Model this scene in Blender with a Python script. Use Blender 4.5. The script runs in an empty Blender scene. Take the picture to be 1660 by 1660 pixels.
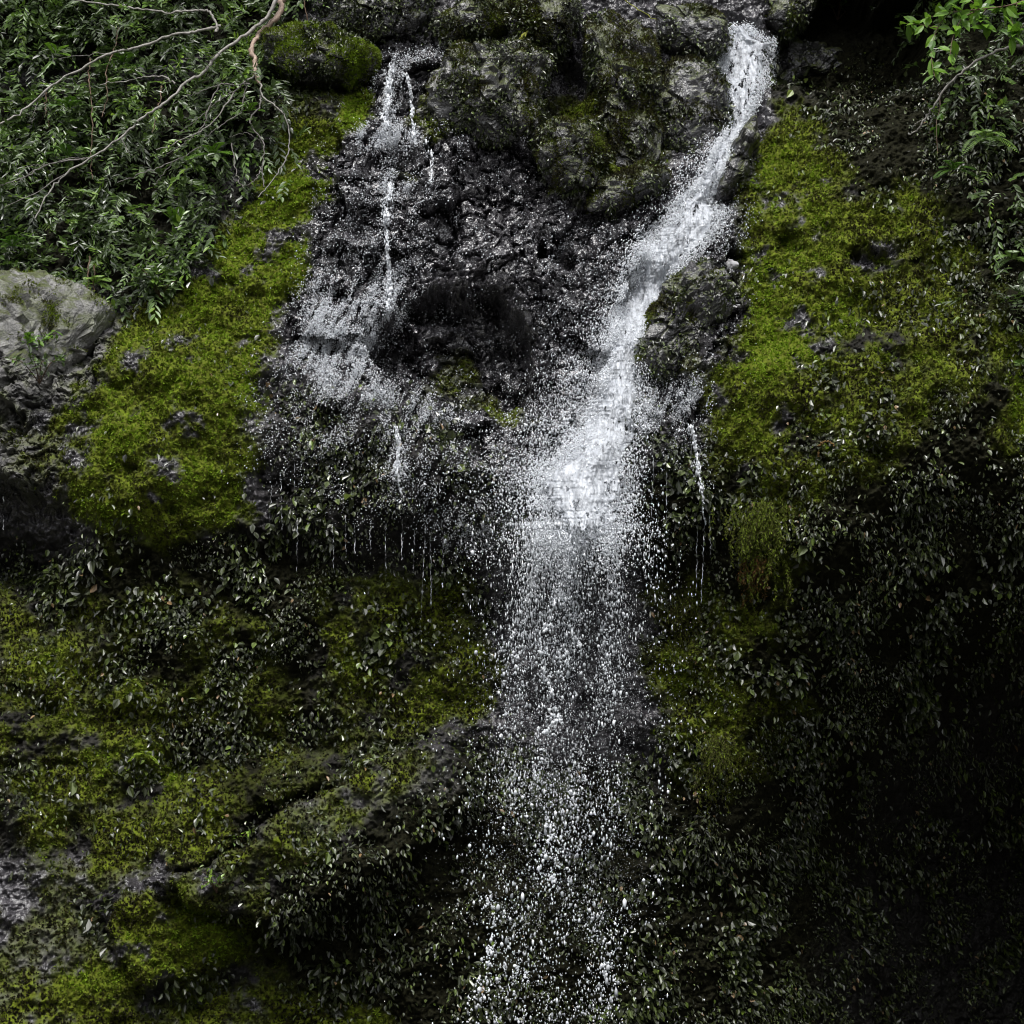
import bpy, math
import numpy as np
from mathutils import noise as mnoise, Vector

R = math.radians
rng = np.random.default_rng(7)
C = bpy.context.scene.collection

# ------------------------------------------------------------------ camera
CAM = np.array([0.0, -26.0, 2.0])
PITCH = math.atan2(5.0, 26.0)
FOV = R(26.35)
cam_d = bpy.data.cameras.new("camera")
cam_d.sensor_fit = 'HORIZONTAL'
cam_d.angle = FOV
cam_d.clip_start, cam_d.clip_end = 0.1, 2000
cam = bpy.data.objects.new("camera", cam_d)
C.objects.link(cam)
cam.location = CAM
cam.rotation_euler = (R(90) + PITCH, 0, 0)
bpy.context.scene.camera = cam

# ------------------------------------------------------------------ sky, sun, exposure
SUN_EL, SUN_AZ = R(59), R(187)         # azimuth: compass-like, 180 = from behind the camera
w = bpy.data.worlds.new("World"); bpy.context.scene.world = w
w.use_nodes = True
nt = w.node_tree; nt.nodes.clear()
sky = nt.nodes.new("ShaderNodeTexSky"); sky.sky_type = 'NISHITA'
sky.sun_disc = False
sky.sun_elevation = SUN_EL
sky.sun_rotation = SUN_AZ
sky.air_density = 1.0; sky.dust_density = 3.0
hs = nt.nodes.new("ShaderNodeHueSaturation"); hs.inputs['Saturation'].default_value = 0.15
bg = nt.nodes.new("ShaderNodeBackground"); bg.inputs['Strength'].default_value = 0.12
wo = nt.nodes.new("ShaderNodeOutputWorld")
nt.links.new(sky.outputs[0], hs.inputs['Color']); nt.links.new(hs.outputs[0], bg.inputs[0]); nt.links.new(bg.outputs[0], wo.inputs[0])
sd = bpy.data.lights.new("sun", 'SUN'); sd.energy = 1.5; sd.angle = R(16); sd.color = (1.0, 0.97, 0.93)
so = bpy.data.objects.new("sun", sd); C.objects.link(so)
sv = Vector((math.sin(SUN_AZ) * math.cos(SUN_EL), math.cos(SUN_AZ) * math.cos(SUN_EL), math.sin(SUN_EL)))
so.rotation_euler = sv.to_track_quat('Z', 'Y').to_euler()
vs = bpy.context.scene.view_settings
vs.view_transform = 'Standard'; vs.look = 'None'; vs.gamma = 1.0; vs.use_curve_mapping = False
vs.exposure = 1.08
cy = bpy.context.scene.cycles
cy.filter_width = 1.1
cy.max_bounces = 5; cy.diffuse_bounces = 3; cy.glossy_bounces = 2; cy.transmission_bounces = 3

# ------------------------------------------------------------------ projection
FW = np.array([0, math.cos(PITCH), math.sin(PITCH)]); UP = np.array([0, -math.sin(PITCH), math.cos(PITCH)])
FL = 830.0 / math.tan(FOV / 2)

def project(x, y, z):
    dy, dz = y - CAM[1], z - CAM[2]
    d = dy * FW[1] + dz * FW[2]
    return 830 + FL * (x - CAM[0]) / d, 830 - FL * (dy * UP[1] + dz * UP[2]) / d

def on_plane(px, py, y):
    """point seen at px,py at depth y"""
    u, v = (px - 830) / FL, (830 - py) / FL
    k = (y - CAM[1]) / (FW[1] + v * UP[1])
    return np.stack([CAM[0] + u * k, y + 0 * k, CAM[2] + (FW[2] + v * UP[2]) * k], -1)

# ------------------------------------------------------------------ noise
_tabs = {}
def _tab(seed):
    if seed not in _tabs:
        r = np.random.default_rng(1000 + seed)
        a = r.random((256, 256)) * 2 * np.pi
        _tabs[seed] = (np.cos(a).astype(np.float32), np.sin(a).astype(np.float32))
    return _tabs[seed]

def perlin(x, y, seed=0):
    gx, gy = _tab(seed)
    xf, yf = np.floor(x), np.floor(y)
    ix, iy = xf.astype(np.int32) & 255, yf.astype(np.int32) & 255
    fx, fy = (x - xf).astype(np.float32), (y - yf).astype(np.float32)
    jx, jy = (ix + 1) & 255, (iy + 1) & 255
    u = fx * fx * fx * (fx * (fx * 6 - 15) + 10); v = fy * fy * fy * (fy * (fy * 6 - 15) + 10)
    a = gx[ix, iy] * fx + gy[ix, iy] * fy
    b = gx[jx, iy] * (fx - 1) + gy[jx, iy] * fy
    c = gx[ix, jy] * fx + gy[ix, jy] * (fy - 1)
    d = gx[jx, jy] * (fx - 1) + gy[jx, jy] * (fy - 1)
    return 1.5 * ((a + (b - a) * u) * (1 - v) + (c + (d - c) * u) * v)

def fbm(x, y, seed=0, octv=4, gain=0.5, ridged=False):
    s, a, f = 0, 1.0, 1.0
    for o in range(octv):
        n = perlin(x * f + o * 17.3, y * f - o * 9.1, seed + o)
        s = s + a * ((0.5 - np.abs(n)) if ridged else n)
        a *= gain; f *= 2.03
    return s

def facets(x, z, cell, seed, lean=0.6, var=0.7):
    """crags: every cell of a jittered grid is a tilted plane that leans back as it rises"""
    r = np.random.default_rng(500 + seed)
    T = r.random((6, 128, 128)).astype(np.float32)
    X, Z = x / cell, z / cell
    ix, iz = np.floor(X).astype(np.int32), np.floor(Z).astype(np.int32)
    best = np.full(x.shape, 9e9, np.float32); h = np.zeros(x.shape, np.float32); second = best.copy(); tint = h.copy()
    for dx in (-1, 0, 1):
        for dz in (-1, 0, 1):
            a, b = (ix + dx) & 127, (iz + dz) & 127
            cx, cz = ix + dx + T[0, a, b], iz + dz + T[1, a, b]
            ex, ez = (X - cx), (Z - cz)
            d = (ex * ex * 0.7 + ez * ez).astype(np.float32)
            hh = T[2, a, b] * 0.9 + ex * (T[3, a, b] - .5) * 2 * var + ez * (lean + (T[4, a, b] - .5) * var)
            m = d < best
            second = np.where(m, best, np.minimum(second, d))
            h = np.where(m, hh, h); tint = np.where(m, T[5, a, b], tint); best = np.where(m, d, best)
    return h, np.sqrt(second) - np.sqrt(best), tint

# ------------------------------------------------------------------ regions (outlines read off the photograph, 1660 px frame)
MO, MS, MN = -300, 4, 566            # origin, step, size of the region rasters
def blur(a, s):
    if s <= 0: return a
    s = s / MS; n = int(3 * s) + 1
    k = np.exp(-0.5 * (np.arange(-n, n + 1) / s) ** 2); k /= k.sum()
    p = np.pad(a, n, mode='edge')
    p = np.apply_along_axis(lambda v: np.convolve(v, k, 'valid'), 0, p)
    return np.apply_along_axis(lambda v: np.convolve(v, k, 'valid'), 1, p)

_gx = MO + MS * np.arange(MN) + MS / 2
GX, GY = np.meshgrid(_gx, _gx)       # [row(py), col(px)]
def poly(pts):
    ins = np.zeros(GX.shape, bool); n = len(pts)
    for i in range(n):
        (x0, y0), (x1, y1) = pts[i], pts[(i + 1) % n]
        if y0 == y1: continue
        ins ^= ((y0 > GY) != (y1 > GY)) & (GX < (x1 - x0) * (GY - y0) / (y1 - y0) + x0)
    return ins.astype(np.float64)

def regions(items, base=0.0):
    a = np.full(GX.shape, float(base))
    for pts, val, bl in items:
        if len(pts) == 4 and not isinstance(pts[0], tuple):       # ellipse cx, cy, rx, ry
            cx, cy_, rx, ry = pts
            m = (((GX - cx) / rx) ** 2 + ((GY - cy_) / ry) ** 2 < 1).astype(float)
        else:
            m = poly(pts)
        m = blur(m, bl)
        a = a * (1 - m) + val * m
    return a

def look(a, px, py):
    u = np.clip((px - MO) / MS - .5, 0, MN - 1.001); v = np.clip((py - MO) / MS - .5, 0, MN - 1.001)
    i, j = u.astype(np.int32), v.astype(np.int32); u = u - i; v = v - j
    return (a[j, i] * (1 - u) + a[j, i + 1] * u) * (1 - v) + (a[j + 1, i] * (1 - u) + a[j + 1, i + 1] * u) * v

MOSS_LEFT = [(470, 205), (520, 190), (600, 150), (600, 195), (535, 235), (525, 330), (500, 350), (490, 440), (462, 480), (455, 560), (418, 600), (425, 700), (400, 800), (410, 850), (330, 860), (250, 880), (130, 850), (110, 790), (85, 700), (90, 675), (150, 625), (185, 560), (235, 500), (310, 455), (335, 400), (400, 340), (430, 290)]
MOSS_RIGHT = [(1250, 190), (1310, 170), (1350, 240), (1345, 300), (1400, 330), (1480, 310), (1490, 400), (1440, 480), (1400, 560), (1420, 620), (1330, 680), (1290, 720), (1270, 790), (1180, 800), (1150, 700), (1145, 625), (1185, 560), (1205, 480), (1212, 370), (1225, 250)]
M_MOSS = regions([
    ([(-300, 960), (180, 900), (480, 980), (780, 930), (790, 1180), (600, 1290), (440, 1700), (-300, 1960)], .29, 40), ([(1060, 900), (1330, 860), (1330, 1250), (1080, 1330)], .3, 40),
    (MOSS_LEFT, 1.0, 20), (MOSS_RIGHT, 0.95, 22), ([(1270, 690), (1320, 560), (1420, 330), (1520, 330), (1640, 560), (1480, 700), (1330, 820), (1200, 860)], .68, 40),
    ([(415, 60), (520, 50), (615, 90), (600, 140), (480, 200), (430, 150)], 0.55, 10),
    ([(1620, 560), (1700, 560), (1700, 770), (1640, 760), (1600, 640)], .7, 16),
    ([(1480, 560), (1620, 560), (1640, 640), (1560, 650)], .4, 18),
    ([(1060, 960), (1130, 980), (1250, 1130), (1245, 1200), (1170, 1290), (1090, 1250), (1050, 1100)], .6, 22),
    ([(560, 950), (760, 960), (790, 1150), (720, 1210), (560, 1130), (490, 1050)], .6, 26),
    ([(0, 1000), (110, 1010), (190, 1080), (300, 1250), (360, 1310), (330, 1390), (200, 1420), (130, 1400), (0, 1300)], .6, 22),
    ([(190, 1435), (250, 1440), (300, 1480), (350, 1485), (412, 1505), (400, 1540), (340, 1560), (250, 1590), (200, 1520)], .95, 9),
    ([(20, 1590), (190, 1570), (350, 1600), (460, 1590), (620, 1640), (620, 1800), (0, 1800)], .65, 20),
    ([(510, 1290), (610, 1230), (720, 1210), (700, 1250), (600, 1350), (520, 1350)], .55, 14),
    ([(210, 1420), (430, 1330), (520, 1330), (520, 1430), (350, 1470), (240, 1440)], .35, 16),
    ([(870, 180), (1060, 60), (1075, 300), (980, 340), (880, 290)], .55, 14),
    ([(700, 75), (900, 60), (960, 170), (860, 120), (740, 90)], .4, 10),
    ([(690, 540), (740, 560), (800, 640), (880, 690), (830, 700), (740, 650), (680, 600)], .35, 12),
    ((855, 685, 35, 20), .7, 8), ((1090, 570, 50, 40), .5, 14), ((650, 290, 28, 16), .6, 6), ((720, 150, 30, 22), .4, 8),
    ((70, 760, 60, 40), .5, 14), ((30, 700, 40, 40), .3, 14), ((720, 200, 60, 30), .35, 10),
    ([(560, 165), (612, 150), (600, 200), (550, 215)], 1.0, 6),
    ([(410, 610), (430, 840), (900, 850), (900, 760), (560, 700)], .12, 30),
])
M_BRIGHT = regions([          # moss colour, painted brighter on the left slope where light falls: 1 = fresh yellow-green, 0 = old brown-green
    (MOSS_LEFT, .66, 12), (MOSS_RIGHT, .58, 12), ([(1270, 690), (1320, 560), (1420, 330), (1520, 330), (1640, 560), (1480, 700), (1330, 820), (1200, 860)], .42, 30),
    ([(-300, 960), (180, 900), (480, 980), (780, 930), (790, 1180), (600, 1290), (440, 1700), (-300, 1960)], .16, 40), ([(0, 1000), (110, 1010), (190, 1080), (300, 1250), (360, 1310), (330, 1390), (0, 1300)], .38, 22),
    ([(530, 200), (525, 330), (495, 440), (455, 480), (340, 470), (330, 400), (430, 300), (480, 215)], .92, 16),
    ((300, 620, 110, 70), .75, 25), ((180, 690, 90, 50), .75, 20), ((400, 640, 40, 70), .75, 20),
    ([(1240, 260), (1330, 250), (1340, 310), (1230, 345)], .75, 14),
    ([(1190, 560), (1320, 490), (1400, 500), (1360, 590), (1200, 640), (1150, 640)], .95, 22),
    ([(1212, 380), (1300, 400), (1260, 480), (1205, 500)], .75, 18),
    ([(1420, 560), (1330, 680), (1280, 790), (1200, 760), (1280, 640)], .22, 20),
    ((300, 1530, 115, 60), .75, 12), ((575, 185, 30, 25), 1., 6), ((220, 1230, 40, 40), .8, 12), ((215, 1110, 24, 24), .7, 8),
    ((70, 1380, 35, 45), .65, 12), ((30, 1260, 50, 16), .7, 8), ((250, 1600, 180, 40), .45, 20), ((420, 1610, 40, 40), .4, 12), ((1640, 660, 40, 70), .7, 14),
], .28)
M_CRAG = regions([
    ([(530, 215), (620, 80), (720, 80), (880, 130), (880, 280), (950, 350), (1090, 330), (1180, 220), (1222, 200), (1205, 560), (1140, 620), (1145, 700), (1120, 760), (1010, 850), (860, 870), (760, 800), (720, 690), (600, 600), (470, 560), (470, 470), (500, 380)], 1.0, 14),
    ([(-100, 450), (180, 480), (160, 620), (90, 680), (100, 800), (-100, 820)], .8, 14),
    ([(430, 600), (720, 690), (880, 870), (640, 860), (420, 800)], .45, 20),
], .12)
M_GREY = regions([
    ([(-200, 450), (150, 470), (185, 540), (150, 640), (60, 690), (110, 790), (-200, 760)], 1.0, 12),
    ([(120, 1150), (170, 1140), (175, 1300), (190, 1400), (150, 1400), (120, 1250)], .6, 14),
    ((115, 1070, 45, 34), .65, 12), ((70, 1530, 60, 55), .6, 16), ((20, 1600, 30, 60), .6, 12), ((380, 1640, 18, 30), .6, 8), ((40, 1350, 20, 60), .4, 10), ((90, 1275, 40, 12), .5, 8),
    ([(500, 1318), (640, 1234), (750, 1205), (720, 1270), (600, 1330), (480, 1370)], .62, 12),
    ((1370, 690, 70, 45), .3, 20), ((1290, 640, 40, 20), .35, 12), ((1360, 460, 14, 38), .6, 6), ((1430, 430, 40, 14), .5, 8), ((1600, 600, 40, 30), .25, 16),
    ((1300, 140, 40, 12), .25, 10),
])
M_LEAF = regions([
    ([(-300, 870), (250, 880), (420, 860), (780, 880), (790, 1150), (560, 1280), (420, 1350), (-300, 1420)], .5, 25),
    ([(200, 880), (440, 890), (560, 960), (480, 1060), (460, 1220), (400, 1360), (340, 1290), (290, 1180), (190, 1040)], 1.0, 25),
    ([(430, 600), (740, 690), (880, 860), (640, 880), (410, 840)], .55, 25),
    ([(1010, 660), (1150, 700), (1200, 830), (1260, 880), (1260, 1300), (1080, 1300), (1060, 950), (1010, 860)], .75, 20),
    ([(1180, 810), (1300, 700), (1420, 620), (1560, 560), (1620, 560), (2000, 300), (2000, 1960), (1200, 1960), (1060, 1560), (1080, 1280), (1260, 1180)], 1.0, 25),
    ([(1300, 110), (1480, 130), (2000, 100), (2000, 560), (1620, 570), (1460, 590), (1430, 480), (1490, 400), (1480, 310), (1400, 330), (1350, 300)], .9, 18),
    ([(1290, 540), (1450, 450), (1640, 500), (1540, 660), (1330, 690)], .5, 30),
    ([(420, 1380), (600, 1340), (760, 1210), (1080, 1250), (1080, 1960), (560, 1960), (460, 1600), (400, 1500)], .7, 25),
    ([(240, 1450), (330, 1460), (400, 1490), (300, 1470)], .6, 8), ([(200, 1580), (420, 1540), (430, 1600), (250, 1620)], .5, 14), ([(100, 1450), (200, 1430), (210, 1560), (130, 1560)], .3, 14),
    ([(1400, 1180), (1700, 980), (2000, 980), (2000, 1960), (1240, 1960), (1280, 1500)], .45, 60), ([(520, -60), (720, -60), (700, 60), (620, 80), (520, 45)], .4, 14), ([(420, 80), (560, 90), (540, 180), (440, 200)], .5, 14),
    ([(1260, 60), (1500, 0), (1500, 120), (1270, 140)], .25, 14),
    (MOSS_LEFT, .10, 6),
    ([(1250, 190), (1300, 180), (1345, 240), (1330, 310), (1225, 330)], .15, 8),
    ([(1220, 420), (1290, 440), (1270, 500), (1205, 490)], .35, 12),
    ([(1160, 560), (1360, 520), (1330, 600), (1160, 650)], .03, 12),
    ([(300, 1420), (560, 1330), (600, 1360), (420, 1470)], .35, 14),
])
THICKET = [(-300, -300), (530, -300), (505, 30), (418, 62), (440, 150), (470, 215), (425, 285), (330, 395), (300, 445), (240, 495), (185, 495), (110, 462), (0, 445), (-300, 445)]
M_THICK = regions([(THICKET, 1.0, 8), ([(1500, -300), (2000, -300), (2000, 700), (1640, 560), (1600, 330), (1500, 130)], .3, 30), ((330, 360, 40, 40), .3, 20), ((260, 100, 70, 22), .25, 12), ((60, 120, 60, 24), .3, 12), ((400, 270, 60, 40), .35, 14)])
M_DEPTH = regions([([(1345, -30), (1560, -30), (1760, -60), (1760, -300), (1345, -300)], -1.7, 9),          # carved (+) or standing out (-), metres; first: overhang added above the frame to shade the recess
    ([(640, 500), (720, 478), (800, 476), (862, 520), (850, 600), (880, 640), (800, 680), (700, 640), (625, 612), (612, 560)], .6, 6),
    ([(615, 545), (660, 520), (690, 600), (640, 620)], 1.0, 6),
    ([(880, 60), (960, 90), (950, 190), (900, 260), (860, 330), (880, 200)], .7, 14),
    ([(-300, 800), (40, 800), (100, 815), (120, 880), (60, 960), (-300, 960)], .45, 14),
    ([(1255, 45), (1340, -60), (1540, -60), (1520, 130), (1440, 150), (1380, 125), (1265, 130)], 1.6, 16),
    ([(1090, 330), (1180, 220), (1250, 60), (1180, 40), (1165, 130), (1165, 220), (1080, 300)], .15, 14),
    ([(1060, 520), (1120, 440), (1200, 350), (1205, 560), (1140, 625), (1030, 620), (1030, 580)], -.25, 9),
    ([(950, 350), (1085, 275), (1130, 320), (1080, 345), (960, 360)], .25, 6),
    ([(190, 1432), (250, 1436), (300, 1478), (350, 1483), (412, 1505), (400, 1545), (340, 1570), (250, 1600), (190, 1560)], -.35, 12),
    ([(230, 1425), (360, 1405), (380, 1460), (400, 1495), (340, 1480), (300, 1470)], .18, 9),
    ([(230, 1424), (310, 1410), (400, 1358), (520, 1288), (620, 1222), (720, 1195), (780, 1270), (640, 1420), (480, 1500), (320, 1480)], -.7, 8),
    ([(230, 1424), (310, 1410), (400, 1358), (520, 1288), (560, 1262), (545, 1255), (500, 1276), (390, 1347), (300, 1400)], .4, 5),
    ([(1380, 420), (1480, 380), (1490, 392), (1400, 440)], .25, 6), ((1388, 412, 10, 9), .3, 3), ((1345, 735, 14, 12), .3, 3), ((1420, 735, 24, 12), .25, 6),
    ((205, 615, 20, 10), .13, 6), ((270, 632, 16, 12), .13, 6), ((312, 650, 12, 12), .13, 6), ((215, 770, 18, 14), .13, 6), ((275, 815, 18, 12), .13, 6), ((335, 812, 20, 16), .13, 6), ((305, 848, 22, 8), .13, 6), ((400, 560, 26, 8), .13, 6), ((365, 475, 18, 10), .13, 6),
    ((240, 1270, 26, 10), .13, 6), ((70, 1145, 26, 18), .25, 8), ((110, 1245, 20, 10), .13, 6), ((290, 465, 16, 10), .13, 6), ((1280, 395, 26, 14), .25, 6),
    ([(620, 235), (680, 235), (670, 280), (610, 290)], .2, 8),
])
_cols = np.array([-300, 0, 200, 400, 600, 800, 1000, 1200, 1400, 1660, 1960.])
_rows = np.array([-300, 0, 200, 400, 600, 750, 835, 905, 1000, 1200, 1400, 1660, 1960.])
_tab_y = np.array([
    [4.6, 4.5, 4.4, 4.2, 4.0, 4.0, 4.0, 4.2, 3.6, 3.0, 2.6],
    [3.2, 3.2, 3.0, 2.7, 2.6, 2.6, 2.7, 3.0, 2.4, 1.4, 1.0],
    [2.5, 2.4, 2.2, 1.7, 1.6, 1.6, 1.9, 2.0, 1.3, .6, .4],
    [1.5, 1.4, 1.4, 1.0, 1.0, 1.1, 1.2, 1.0, .5, .1, 0],
    [.2, .2, .3, .2, .4, .8, .7, .4, 0., -.2, -.3],
    [-.1, -.1, -.1, 0, .1, .35, .2, 0.1, -.1, -.1, 0],
    [.1, .1, .0, .05, .1, .2, .2, .2, .2, .2, .3],
    [1.0, .8, .3, .35, .6, .9, 1.0, .6, .45, .5, .6],
    [.8, .7, .4, .45, .75, 1.2, 1.3, .9, .8, 1.3, 1.8],
    [.3, .2, .35, .6, .7, 1.1, 1.4, 1.3, 2.3, 5.2, 6.4],
    [0, 0, .1, .3, .5, 1.0, 1.3, 2.2, 5.2, 8.2, 9.],
    [-.4, -.3, 0, .4, .6, 1.0, 1.4, 2.6, 5.4, 8., 8.6],
    [-.9, -.8, -.5, 0, .2, .7, 1.0, 1.6, 3.2, 5, 5.4]])
_bx = np.stack([np.interp(_gx, _cols, r) for r in _tab_y])
_by = np.stack([np.interp(_gx, _rows, _bx[:, k]) for k in range(MN)], 1)
M_BASE = blur(_by, 16)

# ------------------------------------------------------------------ mesh helpers
def mesh_np(name, V, loops, nper, mats, attrs=None, smooth=True, parent=None, fattr=None):
    """V (n,3), loops flat vertex indices, nper corners per face (int or array)"""
    me = bpy.data.meshes.new(name)
    V = np.ascontiguousarray(V, np.float32); loops = np.ascontiguousarray(loops, np.int32).ravel()
    if np.isscalar(nper): nf = len(loops) // nper; starts = np.arange(nf, dtype=np.int32) * nper
    else: nf = len(nper); starts = np.concatenate([[0], np.cumsum(nper)[:-1]]).astype(np.int32)
    me.vertices.add(len(V)); me.vertices.foreach_set("co", V.ravel())
    me.loops.add(len(loops)); me.loops.foreach_set("vertex_index", loops)
    me.polygons.add(nf); me.polygons.foreach_set("loop_start", starts)
    me.update(calc_edges=True)
    me.polygons.foreach_set("use_smooth", np.full(nf, smooth, bool))
    for k, a in (attrs or {}).items():
        at = me.attributes.new(k, 'FLOAT', 'POINT'); at.data.foreach_set("value", np.ascontiguousarray(a, np.float32))
    me.materials.append(mats)
    o = bpy.data.objects.new(name, me); C.objects.link(o)
    if parent is not None: o.parent = parent
    return o

def tag(o, label=None, cat=None, group=None, kind=None):
    if label: o['label'] = label
    if cat: o['category'] = cat
    if group: o['group'] = group
    if kind: o['kind'] = kind
    return o

def empty(name, loc, label, cat, group=None):
    o = bpy.data.objects.new(name, None); C.objects.link(o); o.location = [float(v) for v in loc]
    o.empty_display_size = .2
    return tag(o, label, cat, group)

def nrm(a): return a / np.maximum(np.linalg.norm(a, axis=-1, keepdims=True), 1e-9)

# ------------------------------------------------------------------ materials
def M(name):
    m = bpy.data.materials.new(name); m.use_nodes = True
    t = m.node_tree; t.nodes.clear()
    out = t.nodes.new("ShaderNodeOutputMaterial"); b = t.nodes.new("ShaderNodeBsdfPrincipled")
    t.links.new(b.outputs[0], out.inputs[0])
    return m, t, b
def N(t, kind, **kw):
    n = t.nodes.new("ShaderNode" + kind)
    for k, v in kw.items():
        if k in n.inputs: n.inputs[k].default_value = v
        else: setattr(n, k, v)
    return n
def attr(t, name): return N(t, "Attribute", attribute_name=name).outputs['Fac']
def noise(t, scale, detail=4, rough=.6):
    n = N(t, "TexNoise", Scale=scale, Detail=detail, Roughness=rough)
    g = N(t, "TexCoord"); t.links.new(g.outputs['Object'], n.inputs['Vector'])
    return n.outputs['Fac']
def ramp(t, fac, stops):
    r = N(t, "ValToRGB"); e = r.color_ramp.elements
    while len(e) < len(stops): e.new(.5)
    for k, (p, c) in enumerate(stops):
        e[k].position = p; e[k].color = (*c, 1) if not np.isscalar(c) else (c, c, c, 1)
    t.links.new(fac, r.inputs[0]); return r.outputs[0]
def mix(t, fac, a, b):
    m = N(t, "Mix", data_type='RGBA')
    for s, i in ((fac, 0), (a, 6), (b, 7)):
        if hasattr(s, 'links'): t.links.new(s, m.inputs[i])
        else: m.inputs[i].default_value = s if i == 0 else (*s, 1)
    return m.outputs[2]
def math_(t, op, a, b=None, clamp=False):
    m = N(t, "Math", operation=op, use_clamp=clamp)
    for i, s in enumerate((a, b)):
        if s is None: continue
        if hasattr(s, 'links'): t.links.new(s, m.inputs[i])
        else: m.inputs[i].default_value = s
    return m.outputs[0]
def bump(t, b, h, strength=.5, dist=.02):
    n = N(t, "Bump", Strength=strength, Distance=dist); t.links.new(h, n.inputs['Height']); t.links.new(n.outputs[0], b.inputs['Normal'])

MOSS_RAMP = [(0, (.013, .012, .004)), (.3, (.045, .041, .009)), (.6, (.106, .140, .011)), (1, (.205, .315, .016))]
def rock_material(name, use_attr=True, dry=0.0, moss=0.0):
    m, t, b = M(name)
    k_ = 2.6 if use_attr else 1.0
    rc = ramp(t, noise(t, 5, 6), [(.25, (.006 * k_, .0055 * k_, .0068 * k_)), (.55, (.017 * k_, .0158 * k_, .0182 * k_)), (.8, (.045 * k_, .043 * k_, .047 * k_))])
    dc = ramp(t, noise(t, 9, 8, .75), [(.3, (.035, .035, .034)), (.47, (.14, .138, .13)), (.7, (.29, .285, .275))])
    dc = mix(t, ramp(t, noise(t, 3, 4), [(.5, 0.0), (.62, .6)]), dc, (.10, .12, .035))
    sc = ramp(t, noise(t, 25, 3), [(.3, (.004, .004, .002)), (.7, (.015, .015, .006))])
    mc = ramp(t, noise(t, 14, 5, .7), MOSS_RAMP if use_attr else [(p_, tuple(.45 * v_ for v_ in c_)) for p_, c_ in MOSS_RAMP])  # boulder moss colours are darkened to stand for the shade over them
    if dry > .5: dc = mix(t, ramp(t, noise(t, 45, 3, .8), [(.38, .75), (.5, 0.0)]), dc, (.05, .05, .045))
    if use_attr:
        c = mix(t, attr(t, "soil_shade"), rc, sc); c = mix(t, attr(t, "dry"), c, dc); c = mix(t, attr(t, "moss"), c, mc)
        rg = mix(t, attr(t, "dry"), ramp(t, noise(t, 7, 3), [(.3, .10), (.7, .30)]), (.65,) * 3)
        rg = mix(t, attr(t, "moss"), rg, (.9,) * 3); rg = mix(t, attr(t, "soil_shade"), rg, (.8,) * 3)
    else:
        c = mix(t, dry, rc, dc); g = N(t, "NewGeometry"); sx = N(t, "SeparateXYZ"); t.links.new(g.outputs['Normal'], sx.inputs[0])
        f = math_(t, 'ADD', math_(t, 'MULTIPLY', sx.outputs[2], .55), math_(t, 'MULTIPLY_ADD', noise(t, 4, 5), 1.6))
        f = math_(t, 'MULTIPLY', math_(t, 'ADD', f, -1.15 + moss), 4.0, True)
        c = mix(t, f, c, mc); rg = mix(t, f, mix(t, dry, ramp(t, noise(t, 7, 3), [(.3, .16), (.7, .42)]), (.65,) * 3), (.9,) * 3)
    t.links.new(c, b.inputs['Base Color']); t.links.new(rg, b.inputs['Roughness'])
    b.inputs['Specular IOR Level'].default_value = 1.0
    if dry < .5:
        b.inputs['Coat Roughness'].default_value = .2; b.inputs['Coat IOR'].default_value = 1.8
        cw = math_(t, 'SUBTRACT', 1.0, attr(t, "matte"), True) if use_attr else None
        if cw is not None: t.links.new(cw, b.inputs['Coat Weight'])
        else: b.inputs['Coat Weight'].default_value = .35; b.inputs['Specular IOR Level'].default_value = .6
    vo = N(t, "TexVoronoi", Scale=30.0, Randomness=1.0); g2 = N(t, "TexCoord"); dn = N(t, "TexNoise", Scale=16.0, Detail=3.0)
    t.links.new(g2.outputs['Object'], dn.inputs['Vector']); t.links.new(dn.outputs['Color'], vo.inputs['Vector'])
    va = N(t, "VectorMath", operation='ADD'); t.links.new(g2.outputs['Object'], va.inputs[0])
    vsb = N(t, "VectorMath", operation='SCALE'); t.links.new(dn.outputs['Color'], vsb.inputs[0]); vsb.inputs['Scale'].default_value = .12
    t.links.new(vsb.outputs[0], va.inputs[1]); t.links.new(va.outputs[0], vo.inputs['Vector'])
    hgt = math_(t, 'ADD', math_(t, 'MULTIPLY', vo.outputs['Distance'], .9), noise(t, 34, 7, .72))
    if use_attr:
        t.links.new(math_(t, 'SUBTRACT', 1.0, math_(t, 'MULTIPLY', attr(t, "matte"), .9), True), b.inputs['Specular IOR Level'])
    bump(t, b, hgt, 1.0, .007)
    if dry < .5 or use_attr:
        cn = [n for n in t.nodes if n.type == 'BUMP'][0]; t.links.new(cn.outputs[0], b.inputs['Coat Normal'])
    return m

def leaf_material(name, stops, rough=(.22, .5), spec=1.0, trans=0.0):
    m, t, b = M(name)
    c = ramp(t, attr(t, "tint"), stops)
    t.links.new(c, b.inputs['Base Color'])
    r = ramp(t, attr(t, "gloss"), [(0, rough[0]), (1, rough[1])]); t.links.new(r, b.inputs['Roughness'])
    b.inputs['Specular IOR Level'].default_value = spec
    if trans:
        tr = N(t, "BsdfTranslucent"); t.links.new(c, tr.inputs[0]); ms = N(t, "MixShader"); ms.inputs[0].default_value = trans
        out = [n for n in t.nodes if n.type == 'OUTPUT_MATERIAL'][0]
        t.links.new(b.outputs[0], ms.inputs[1]); t.links.new(tr.outputs[0], ms.inputs[2]); t.links.new(ms.outputs[0], out.inputs[0])
    return m

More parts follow.
